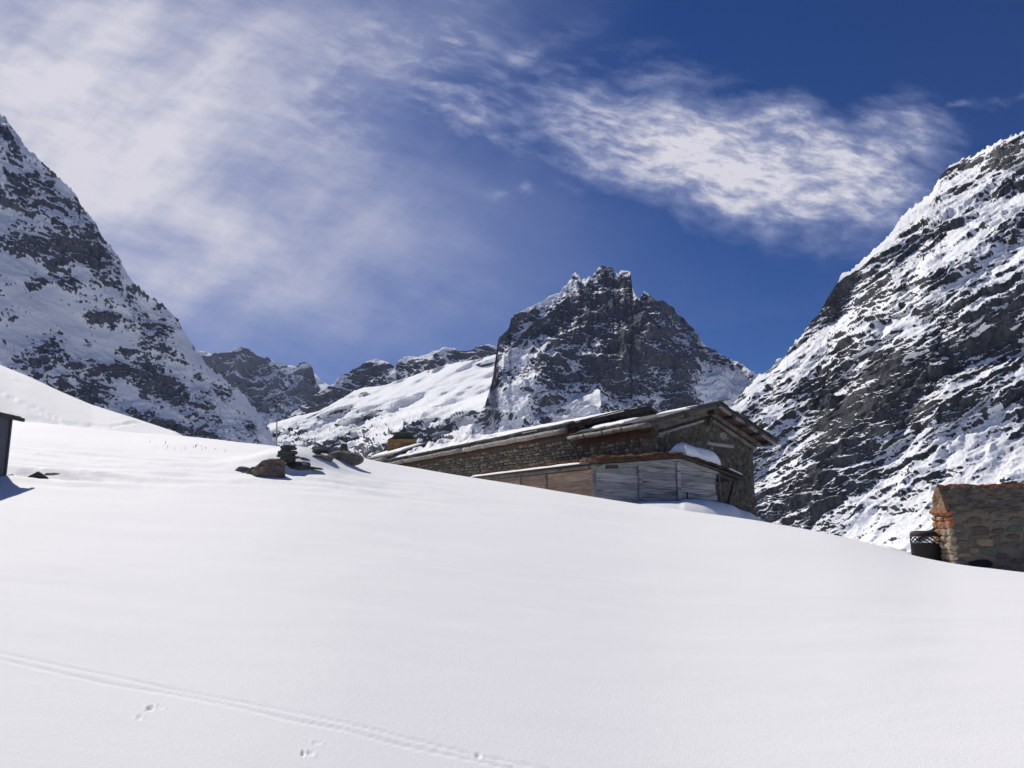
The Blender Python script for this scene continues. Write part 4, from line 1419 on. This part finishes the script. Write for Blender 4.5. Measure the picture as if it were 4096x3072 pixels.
# dark slots low in the boards
solid('slot', [Q(-0.014, 3.92, 2.60), Q(-0.014, 3.98, 2.60), Q(-0.014, 3.98, 2.80), Q(-0.014, 3.92, 2.80)], S_ * 0.005, M_HOLE, shed)
solid('slot', [Q(-0.014, 4.05, 2.36), Q(-0.014, 4.75, 2.32), Q(-0.014, 4.75, 2.42), Q(-0.014, 4.05, 2.46)], S_ * 0.005, M_HOLE, shed)
beam('broken_board', Q(-0.05, 3.95, 2.50), Q(-0.05, 4.55, 2.36), 0.02, 0.05, M_BEAM, shed, side=S_)
# boards of the long sunny side
posts_s = [0.0, 2.8, 4.64, 6.4, 8.1]
for bi in range(4):
    s0, s1 = posts_s[bi] + 0.03, posts_s[bi + 1] - 0.03
    z0 = 1.6
    while z0 < 3.40:
        hh = random.uniform(0.24, 0.34)
        h_ = min(hh - 0.008, 3.45 - z0)
        if h_ < 0.05: break
        beam('board', Q(s0, 0.0, z0 + h_ / 2), Q(s1, 0.0, z0 + h_ / 2 + random.uniform(-.01, .01)), 0.03, h_, M_WOOD_B, shed, side=W_, seg=6, wob=0.003)
        z0 += hh
for s_ in posts_s[1:]:
    beam('post', Q(s_, -0.05, 1.2), Q(s_, -0.05, 3.46), 0.11, 0.06, M_LOG, shed, side=S_, seg=4, wob=0.004)
beam('eaves_beam', Q(0.1, -0.06, 3.53), Q(8.3, -0.06, 3.56), 0.10, 0.10, M_BEAM, shed, side=W_, seg=10, wob=0.006)
for s_, t_ in ((-0.28, 0.02), (-0.26, 0.28)):
    tube('log_end', [Q(s_, t_, 3.56), Q(1.2, t_, 3.56)], 0.065, M_LOG, shed, 12)
solid('opening', [Q(-0.11, 0.45, 3.48), Q(-0.11, 0.95, 3.50), Q(-0.11, 0.95, 3.61), Q(-0.11, 0.45, 3.59)], S_ * 0.03, M_DARKW, shed)
# roof deck
deckL = solid('roof_deck', [Q(-0.25, -0.28, 3.60), Q(-0.25, 3.6, 3.97), Q(8.3, 3.6, 3.97), Q(8.3, -0.28, 3.62)], V(0, 0, 0.06), M_DARKW, shed)
deckR = solid('roof_deck', [Q(-0.25, 3.6, 3.97), Q(-0.25, 6.5, 3.27), Q(1.85, 6.5, 3.27), Q(1.85, 3.6, 3.97)], V(0, 0, 0.06), M_DARKW, shed)


def turf_patch(s0, s1, t0, t1, zf, nu, nv, thick, seed):
    U = np.linspace(s0, s1, nu); T = np.linspace(t0, t1, nv)
    P = np.array([[tuple(Q(u, t, zf(t))) for u in U] for t in T])
    UU, TT = np.meshgrid(U, T)
    e = np.clip(np.minimum(np.minimum(UU - s0, s1 - UU), np.minimum(TT - t0, t1 - TT)) / 0.12, 0, 1)
    P[..., 2] += thick * np.sqrt(1 - (1 - e) ** 2) * (1 + 0.5 * fbm(UU * 3, TT * 3, seed, 4)) + 0.0 * e
    P[..., 2] -= 0.02 * (e < 0.01)
    me = grid_mesh(P, 'turf', flip=True)
    return link('turf', me, M_TURF, shed)


turf_patch(-0.30, 8.35, 0.1, 3.7, lambda t: ztop(t) + 0.08, 110, 40, 0.14, 1.0)['kind'] = 'stuff'
turf_patch(-0.28, 1.85, 3.6, 6.45, lambda t: ztop(t) + 0.07, 34, 44, 0.10, 4.0)['kind'] = 'stuff'


def blades(name, pts, hmin, hmax, wd, mat, parent=None, lean=0.5):
    vs, fs = [], []
    for p in pts:
        a_ = random.uniform(0, 6.28); h_ = random.uniform(hmin, hmax)
        d = V(math.cos(a_), math.sin(a_), 0); e = V(-d.y, d.x, 0) * wd
        k = lean * random.uniform(0.2, 1.3)
        n0 = len(vs)
        vs += [p - e, p + e, p + d * h_ * k * 0.4 + V(0, 0, h_ * 0.6) + e * .6, p + d * h_ * k * 0.4 + V(0, 0, h_ * 0.6) - e * .6, p + d * h_ * k + V(0, 0, h_)]
        fs += [(n0, n0 + 1, n0 + 2, n0 + 3), (n0 + 3, n0 + 2, n0 + 4)]
    o = put(name, vs, fs, mat, parent)
    o['kind'] = 'stuff'
    return o


bp_ = []
for _ in range(5200):
    s_ = random.uniform(-0.3, 8.3); t_ = 0.12 + abs(random.gauss(0, 0.5))
    if t_ > 3.6: continue
    bp_.append(Q(s_, t_, ztop(t_) + 0.16))
for _ in range(1800):
    t_ = random.uniform(0.1, 3.6)
    bp_.append(Q(-0.28 + abs(random.gauss(0, 0.2)), t_, ztop(t_) + 0.12))
blades('dry_grass', bp_, 0.03, 0.13, 0.008, M_STRAW, shed, 1.2)
bp_ = []
for _ in range(1100):
    t_ = random.uniform(3.7, 6.4)
    bp_.append(Q(-0.27 + abs(random.gauss(0, 0.15)), t_, ztop(t_) + 0.08))
blades('dry_grass', bp_, 0.02, 0.09, 0.007, M_TURF, shed, 1.5)
# snow on the shed
tag(snow_sheet('snow_cushion', lambda u, v: Q(lerp(-0.14, 1.05, v), lerp(3.85, 5.50, u), ztop(lerp(3.85, 5.50, u)) + 0.12), 46, 30, 0.62, 21.0, edge=0.30),
    'thick rounded snow cushion on the right slope of the shed roof', 'snow')
tag(snow_sheet('snow_strip', lambda u, v: Q(lerp(0.3, 8.25, u), lerp(-0.30, -0.02, v), 3.665), 120, 8, 0.035, 24.0, edge=0.06),
    'narrow bright strip of snow along the low left eaves of the board shed', 'snow')
tag(snow_sheet('snow_strip', lambda u, v: Q(lerp(-0.25, -0.05, v), lerp(5.75, 6.35, u), ztop(lerp(5.75, 6.35, u)) + 0.17), 24, 8, 0.03, 27.0, edge=0.2),
    'small strip of snow at the low right tip of the shed roof', 'snow')

# ------------------------------------------------------------------ stone block with pitched cap, right edge
G0 = at(3803, 2100, 13.2)
GX, GY = G0.x, 13.2
hut = empty('stone_block', (GX + 0.8, GY + 0.2, 0.3), 'squat stone block with pitched cap and orange lichen at the right edge', 'stone block')
M_CAP = lichen_mat('cap_mortar', (0.14, 0.115, 0.08), (0.23, 0.19, 0.135), 0.0, axis_bias=[(2, 2.17, 2.31, 0.22), (0, GX + 0.20, GX - 0.08, 0.20), (0, GX + 1.25, GX + 1.6, 0.16)])
M_HUTM = lichen_mat('block_mortar', (0.13, 0.11, 0.082), (0.22, 0.185, 0.14), -0.06)
M_HUTS = [simple_mat('block_stone_' + k, a_, b_, 4.0, 0.9, 0.6, 14, c3=c_, vary=0.2) for k, a_, b_, c_ in
          (('brown', (0.085, 0.064, 0.050), (0.14, 0.105, 0.08), None), ('tan', (0.21, 0.16, 0.105), (0.29, 0.23, 0.155), None),
           ('green', (0.085, 0.092, 0.075), (0.13, 0.14, 0.11), None), ('grey', (0.10, 0.092, 0.078), (0.17, 0.155, 0.13), (0.13, 0.105, 0.08)))]
M_HUTE = lichen_mat('end_stone', (0.22, 0.16, 0.10), (0.44, 0.38, 0.28), 0.11, axis_bias=[(2, 1.2, 1.9, 0.08)])
DEP = 0.42
core = solid('block_body', [V(GX, GY, 0.1), V(GX + 1.75, GY, 0.1), V(GX + 1.75, GY + DEP, 0.1), V(GX, GY + DEP, 0.1)], V(0, 0, 1.76), M_HUTM, hut)


def rough_grid(name, f, nu, nv, amp, freq, seed, mat, parent, nrm):
    P = np.array([[tuple(f(u, v)) for u in np.linspace(0, 1, nu)] for v in np.linspace(0, 1, nv)])
    d = amp * fbm(P[..., 0] * freq + seed, P[..., 1] * freq, P[..., 2] * freq, 5, 0.55)
    P = P + np.array(nrm)[None, None] * d[..., None]
    me = grid_mesh(P, name, smooth=True)
    return link(name, me, mat, parent)


# front and end skins, then the cap
rough_grid('block_face', lambda u, v: V(GX + 1.75 * u, GY - 0.012, 0.15 + 1.72 * v), 90, 80, 0.018, 6.0, 3.0, M_HUTM, hut, (0, -1, 0))
ZE, ZR = 1.84, 2.315
capv = []
for (x, y, z_) in ((GX - 0.075, GY - 0.06, ZE), (GX + 1.86, GY - 0.06, ZE), (GX + 1.86, GY + DEP + 0.06, ZE), (GX - 0.075, GY + DEP + 0.06, ZE), (GX - 0.055, GY + DEP / 2, ZR), (GX + 1.36, GY + DEP / 2, ZR)):
    capv.append(V(x, y, z_))
bm = bmesh.new()
bv = [bm.verts.new(v) for v in capv]
for f in ((0, 1, 5, 4), (2, 3, 4, 5), (1, 2, 5), (3, 0, 4), (3, 2, 1, 0)): bm.faces.new([bv[i] for i in f])
bmesh.ops.triangulate(bm, faces=bm.faces)
for _ in range(5): bmesh.ops.subdivide_edges(bm, edges=bm.edges, cuts=1, use_grid_fill=True)
co = np.array([v.co[:] for v in bm.verts])
bm.normal_update()
nr = np.array([v.normal[:] for v in bm.verts])
k = 0.030 * fbm(co[:, 0] * 5, co[:, 1] * 5, co[:, 2] * 5, 5, 0.6)
for v, q in zip(bm.verts, co + nr * k[:, None]): v.co = q
me = bpy.data.meshes.new('cap'); bm.to_mesh(me); bm.free()
link('cap', me, M_CAP, hut)
# stones seen in the front, placed where they stand
fr = [(990, 770, 220, 90, 0), (1230, 690, 90, 55, 3), (1460, 655, 260, 62, 0), (1070, 905, 255, 115, 0), (1300, 912, 170, 66, 0), (850, 1060, 180, 62, 3), (1130, 1060, 240, 100, 1),
      (990, 1165, 135, 70, 1), (1200, 1170, 215, 110, 2), (1440, 1090, 170, 60, 3), (1610, 1130, 110, 100, 2), (1010, 655, 110, 34, 3), (1530, 880, 210, 100, 2), (775, 705, 170, 60, 2),
      (770, 860, 150, 62, 3), (1340, 1245, 150, 80, 0), (1570, 1310, 170, 70, 0), (850, 1225, 170, 60, 1), (1550, 765, 200, 80, 3), (1330, 800, 190, 60, 3), (1180, 765, 60, 42, 3),
      (775, 965, 160, 56, 3), (1000, 985, 170, 46, 3), (1510, 985, 170, 56, 0), (870, 800, 90, 40, 0), (1060, 520, 190, 84, 1), (1390, 560, 220, 50, 3), (800, 1330, 130, 60, 3), (1230, 1000, 90, 44, 3),
      (760, 620, 130, 50, 3), (1290, 985, 80, 40, 0), (1360, 720, 120, 44, 2), (1730, 700, 170, 80, 3), (1740, 830, 180, 90, 0), (1730, 980, 160, 90, 3), (1760, 1200, 200, 90, 1), (1080, 1490, 220, 90, 3), (1390, 1420, 240, 90, 3)]
STONES_IR = [stone_mesh('block_stone', 90 + i, 0.45, 0.5, 11) for i in range(12)]
hm = [mat_variant(STONES_IR, m) for m in M_HUTS]
for x, y, w_, h_, k in fr:
    px, py = 3600 + x * 0.3013, 1850 + y * 0.3013
    p = at(px, py, GY - 0.02)
    if p.z > ZE - 0.02: 
        continue
    o = link('stone', random.choice(hm[k]), None, core, loc=tuple(p), rot=(0, random.uniform(-.08, .08), math.pi))
    o.scale = (w_ * 0.3013 / F * 13.4, 0.028, h_ * 0.3013 / F * 13.4)
p = at(3600 + 1080 * .3013, 1850 + 1345 * .3013, GY - 0.035)
o = link('drain_hole', random.choice(mat_variant(STONES_RD, M_HOLE)), None, core, loc=tuple(p), rot=(0, 0, math.pi))
o.scale = (0.40, 0.03, 0.14)
# rough rubble of the sunlit end
em = mat_variant(STONES_RD, M_HUTE)
zc = 0.5
while zc < 1.84:
    hh = random.uniform(0.07, 0.16)
    y = 0.0
    while y < DEP:
        wd = random.uniform(0.12, 0.24)
        o = link('stone', random.choice(em), None, core, loc=(GX - 0.005, GY + y + wd / 2 - 0.03, zc + hh / 2), rot=(random.uniform(-.15, .15), 0, math.pi / 2))
        o.scale = (wd, 0.11 * random.uniform(.6, 1.5), hh * 1.05)
        y += wd
    zc += hh * 0.95
for zc in np.arange(0.5, 1.8, 0.13):   # ragged quoins biting into the shaded front
    o = link('stone', random.choice(em), None, core, loc=(GX + random.uniform(-.01, .03), GY - 0.005, float(zc)), rot=(0, random.uniform(-.3, .3), math.pi))
    o.scale = (random.uniform(.06, .13), 0.05, random.uniform(.09, .14))

# ------------------------------------------------------------------ lattice-topped steel drum
dc = at(3708, 2250, 13.7)
drum = empty('fire_drum', (dc.x, dc.y, dc.z - 0.6), 'sooty round steel drum with a diamond lattice band beside the stone block', 'brazier')
RD = 0.226


def zpy(py): return at(3708, py, 13.7 - RD).z


def shell(name, r0, r1, z0, z1, mat, parent, n=40, top=None):
    vs, fs = [], []
    prof = [(r0, z0), (r1, z1)] if top is None else top
    for r_, z_ in prof:
        for k in range(n):
            a_ = 2 * math.pi * k / n
            vs.append(V(dc.x + math.cos(a_) * r_, dc.y + math.sin(a_) * r_, z_))
    for l in range(len(prof) - 1):
        for k in range(n):
            a_ = l * n + k; b_ = l * n + (k + 1) % n
            fs.append((a_, b_, b_ + n, a_ + n))
    return put(name, vs, fs, mat, parent, smooth=True)


zb, zl0, zl1, zt_ = zpy(2255) - 0.8, zpy(2178), zpy(2145), zpy(2123)
shell('drum_body', RD, RD, 0, 0, M_BLACK, drum, top=[(RD, zb), (RD, zl0), (RD + 0.006, zl0 + 0.004), (RD + 0.006, zl0 + 0.014), (RD, zl0 + 0.018), (RD - 0.004, zl0 + 0.018), (RD - 0.004, zb)])
hgt = zt_ - zl1
shell('drum_lid', RD, RD, 0, 0, M_BLACK, drum, top=[(RD - 0.004, zl1), (RD + 0.002, zl1), (RD, zl1 + hgt * .25), (RD * .95, zl1 + hgt * .6), (RD * .82, zl1 + hgt * .86), (RD * .6, zl1 + hgt), (RD * .55, zl1 + hgt * .97), (RD * .55, zl1 + hgt * .8), (RD * .9, zl1 + hgt * .4), (RD - .006, zl1)])
NB = 15
for d in (1, -1):
    for k in range(NB):
        pts_ = []
        for j in range(5):
            a_ = 2 * math.pi * k / NB + d * j / 4 * (2 * math.pi / NB) * 2.0
            pts_.append(V(dc.x + math.cos(a_) * (RD - 0.002 * (d + 1)), dc.y + math.sin(a_) * (RD - 0.002 * (d + 1)), lerp(zl0 + 0.012, zl1 + 0.006, j / 4)))
        tube('lattice_bar', pts_, 0.0062, M_BLACK, drum, 5)

# ------------------------------------------------------------------ outhouse cut by the left edge
ob = on_ground(26, 1908)
D_ = ob.y
outh = empty('metal_outhouse', (ob.x - 0.6, ob.y + 0.5, ob.z), 'dark blue-grey metal cabin cut by the left edge, casting a shadow on snow', 'cabin')
def zrow(px, py): return at(px, py, D_).z


xr = ob.x
ztr, ztl = zrow(57, 1672), zrow(-150, 1595)
xl = xr - 1.6
body = [V(xl, D_, ob.z - 0.8), V(xr, D_, ob.z - 0.8), V(xr, D_, ztr), V(xl, D_, ztr + (xr - xl) * 0.12)]
solid('cabin_body', body, V(0.0, -1.5, 0), M_METAL, outh)
for i in range(5):
    y = D_ - 0.04 - i * 0.36
    beam('panel_seam', V(xr + 0.008, y, ob.z - 0.8), V(xr + 0.008, y, ztr - 0.01), 0.02, 0.03, M_METAL, outh, side=(1, 0, 0))
solid('cabin_roof', [V(xl - 0.1, D_ - 1.62, ztr + (xr - xl + 0.1) * 0.12 + 0.005), V(xr + 0.05, D_ - 1.62, ztr + 0.0), V(xr + 0.05, D_ + 0.10, ztr + 0.0), V(xl - 0.1, D_ + 0.10, ztr + (xr - xl + 0.1) * 0.12 + 0.005)], V(0, 0, 0.03), M_METAL, outh)
beam('roof_trim', V(xr + 0.06, D_ - 1.62, ztr - 0.01), V(xr + 0.06, D_ + 0.14, ztr - 0.01), 0.03, 0.05, M_DARKW, outh, side=(1, 0, 0))

# ------------------------------------------------------------------ boulders and cairns
def rock_at(name, x0, x1, y0, y1, yb, seed, mat, label, cat='boulder', group=None, depth=0.8, dy=0.0, dist=None, **kw):
    """rock filling a box of the view, standing on the snow under it"""
    g = on_ground((x0 + x1) / 2, yb)
    d = dist or g.y + dy
    a_, b_ = at(x0, (y0 + y1) / 2, d), at(x1, (y0 + y1) / 2, d)
    zt, zb_ = at((x0 + x1) / 2, y0, d).z, at((x0 + x1) / 2, y1, d).z
    hw = (b_.x - a_.x) / 2
    o = rock(name, V((a_.x + b_.x) / 2, d + hw * depth * 0.6, (zt + zb_) / 2), (hw * 1.1, hw * depth, (zt - zb_) / 2 * 1.12), seed, mat, **kw)
    return tag(o, label, cat, group)


g1 = on_ground(1135, 1893)
rock_at('boulder', 1010, 1146, 1838, 1945, 1908, 14, M_ROCKB, 'rusty brown angular boulder in the snow below the tallest cairn', depth=0.75, planes=9, flat=0.42, rough=0.09)
rock_at('boulder', 1094, 1234, 1840, 1892, 1872, 22, M_ROCKG, 'grey rock carrying the tallest cairn, right of the rusty boulder', depth=0.6, planes=10, dist=g1.y + 0.25, flat=.45, rough=0.09)
rock_at('stone', 926, 1000, 1866, 1896, 1885, 31, M_ROCKG, 'low dark stone poking from the snow, leftmost by the rusty boulder', 'stone', depth=0.6, planes=10, flat=.5)
rock_at('stone', 978, 1036, 1868, 1918, 1893, 37, M_ROCKG, 'small grey stone wedged against the left side of the rusty boulder', 'stone', depth=0.9, planes=10, flat=.5)
rock_at('boulder', 1222, 1334, 1815, 1862, 1840, 41, M_ROCKG, 'flat-topped grey rock under the low spread cairn', depth=0.7, planes=10, flat=.42, rough=0.09)
rock_at('boulder', 1290, 1442, 1806, 1876, 1848, 45, M_ROCKG, 'long grey boulder under the small round cairn, nearest the building', depth=0.6, planes=11, flat=.42, rough=0.09)
rock_at('stone', 1178, 1236, 1828, 1850, 1840, 48, M_ROCKD, 'black stone between the tallest cairn and the flat-topped rock', 'stone', depth=0.7)
rock_at('stone', 96, 186, 1884, 1924, 1905, 61, M_ROCKD, 'dark flat rock showing through snow right of the metal cabin', 'stone', depth=0.9, flat=.4)
rock_at('stone', 168, 250, 1886, 1924, 1902, 66, M_ROCKD, 'rightmost dark rock showing through the snow near the metal cabin', 'stone', depth=0.9, flat=.4)
rock_at('stone', 20, 66, 1898, 1925, 1908, 69, M_ROCKD, 'dark rock at the foot of the metal cabin corner', 'stone', depth=0.9, flat=.4)



def cairn(label, slabs, ox, oy, sc, dist, seed, mats):
    """slabs: (cx, cy, width, height) in a crop with origin ox, oy and scale sc"""
    cx = sum(s_[0] for s_ in slabs) / len(slabs); yb = max(s_[1] for s_ in slabs)
    b_ = at(ox + cx * sc, oy + yb * sc, dist)
    e = empty('cairn', tuple(b_), label, 'cairn', 'cairns on the boulders')
    for i, (x, y, w_, h_) in enumerate(slabs):
        p = at(ox + x * sc, oy + y * sc, dist)
        k = sc / F * dist
        slab('slab', p, w_ * k / 2, max(w_ * k * 0.36, .06), h_ * k, seed + i, random.choice(mats), e, tilt=(random.uniform(-.08, .08), random.uniform(-.05, .05)))
    return e


cairn('tallest cairn of stacked dark slabs standing beside the rusty boulder',
      [(810, 1060, 310, 46), (800, 1100, 350, 62), (730, 1146, 230, 34), (775, 1196, 440, 74), (735, 1252, 400, 62), (850, 1296, 380, 40), (770, 1334, 350, 86), (810, 1384, 370, 44)],
      1000, 1580, 0.1929, g1.y + 0.30, 300, [M_ROCKD])
g2 = on_ground(1290, 1840)
cairn('low spread cairn of thin dark slabs on the flat-topped rock',
      [(1480, 838, 150, 22), (1490, 854, 240, 26), (1475, 872, 250, 20), (1400, 888, 160, 22), (1545, 888, 130, 22), (1415, 906, 120, 24)], 850, 1550, 0.2939, g2.y + 0.25, 400, [M_ROCKD])
g3 = on_ground(1365, 1845)
cairn('small round-topped cairn on the long grey boulder nearest the building',
      [(1790, 786, 90, 44), (1790, 814, 116, 40), (1790, 842, 132, 34), (1798, 868, 150, 30)], 850, 1550, 0.2939, g3.y + 0.3, 500, [M_ROCKD])
gs = on_ground(1245, 1880)
tag(slab('slate_splinter', gs + V(0, 0, 0.03), 0.22, 0.08, 0.03, 77, M_ROCKD, None, tilt=(-.12, 0)), 'thin dark slate splinter lying on the snow right of the tallest cairn', 'stone')

# dry stalks poking through the snow
pts_ = []
for cx, cy, n_ in ((705, 1800, 9), (790, 1790, 7), (640, 1780, 4), (880, 1800, 3), (935, 1768, 3)):
    for _ in range(n_):
        pts_.append(on_ground(cx + random.gauss(0, 22), cy + random.gauss(0, 6), 10))
o = blades('dry_stalks', pts_, 0.02, 0.08, 0.006, M_STRAW, None, 0.6)
tag(o, 'a few dry grass stalks poking through the snow left of the cairns', 'grass')

# ------------------------------------------------------------------ small wind turbine
TD = 50.0
def T(px, py, dy=0.0): return at(px, py, TD + dy)


turb = empty('wind_turbine', tuple(T(1106, 1790)), 'slim three-bladed wind turbine on a mast behind the snow swell', 'wind turbine')
tube('mast', [T(1106, 1800), T(1107, 1720), T(1109, 1621)], [0.045, 0.04, 0.03], M_TURB, turb, 8)
hub = T(1108, 1615)
tube('nacelle', [hub + V(-0.02, -0.12, 0), hub + V(0.0, 0.0, 0), hub + V(0.06, 0.22, 0), hub + V(0.10, 0.42, 0)], [0.03, 0.075, 0.06, 0.02], M_WHITE, turb, 10)
solid('tail_fin', [hub + V(0.08, 0.40, -0.05), hub + V(0.36, 0.48, -0.08), hub + V(0.36, 0.48, 0.05), hub + V(0.08, 0.40, 0.03)], V(0.0, 0.012, 0), M_TURB, turb)
for px, py in ((1088, 1597), (1126, 1602), (1104, 1650)):
    tip = T(px, py)
    d = (tip - hub).normalized(); n_ = V(-d.z, 0, d.x)
    h0 = hub + V(0, -0.1, 0); tip = tip + V(0, -0.1, 0)
    solid('blade', [h0 - n_ * 0.03, h0 + d * 0.08 - n_ * 0.07, tip - n_ * 0.022, tip + n_ * 0.022, h0 + d * 0.08 + n_ * 0.065, h0 + n_ * 0.03], V(0, 0.014, 0), M_TURBD, turb)
bx = T(1098, 1742)
solid('control_box', [bx + V(-0.12, 0, -0.10), bx + V(0.10, 0, -0.10), bx + V(0.10, 0, 0.12), bx + V(-0.12, 0, 0.12)], V(0, 0.2, 0), M_TURBD, turb)
solid('battery_box', [bx + V(-0.14, 0, -0.30), bx + V(0.06, 0, -0.30), bx + V(0.06, 0, -0.11), bx + V(-0.14, 0, -0.11)], V(0, 0.2, 0), M_WHITE, turb)
tube('sensor_arm', [T(1108, 1722), T(1120, 1718), T(1126, 1708)], 0.018, M_TURBD, turb, 6)
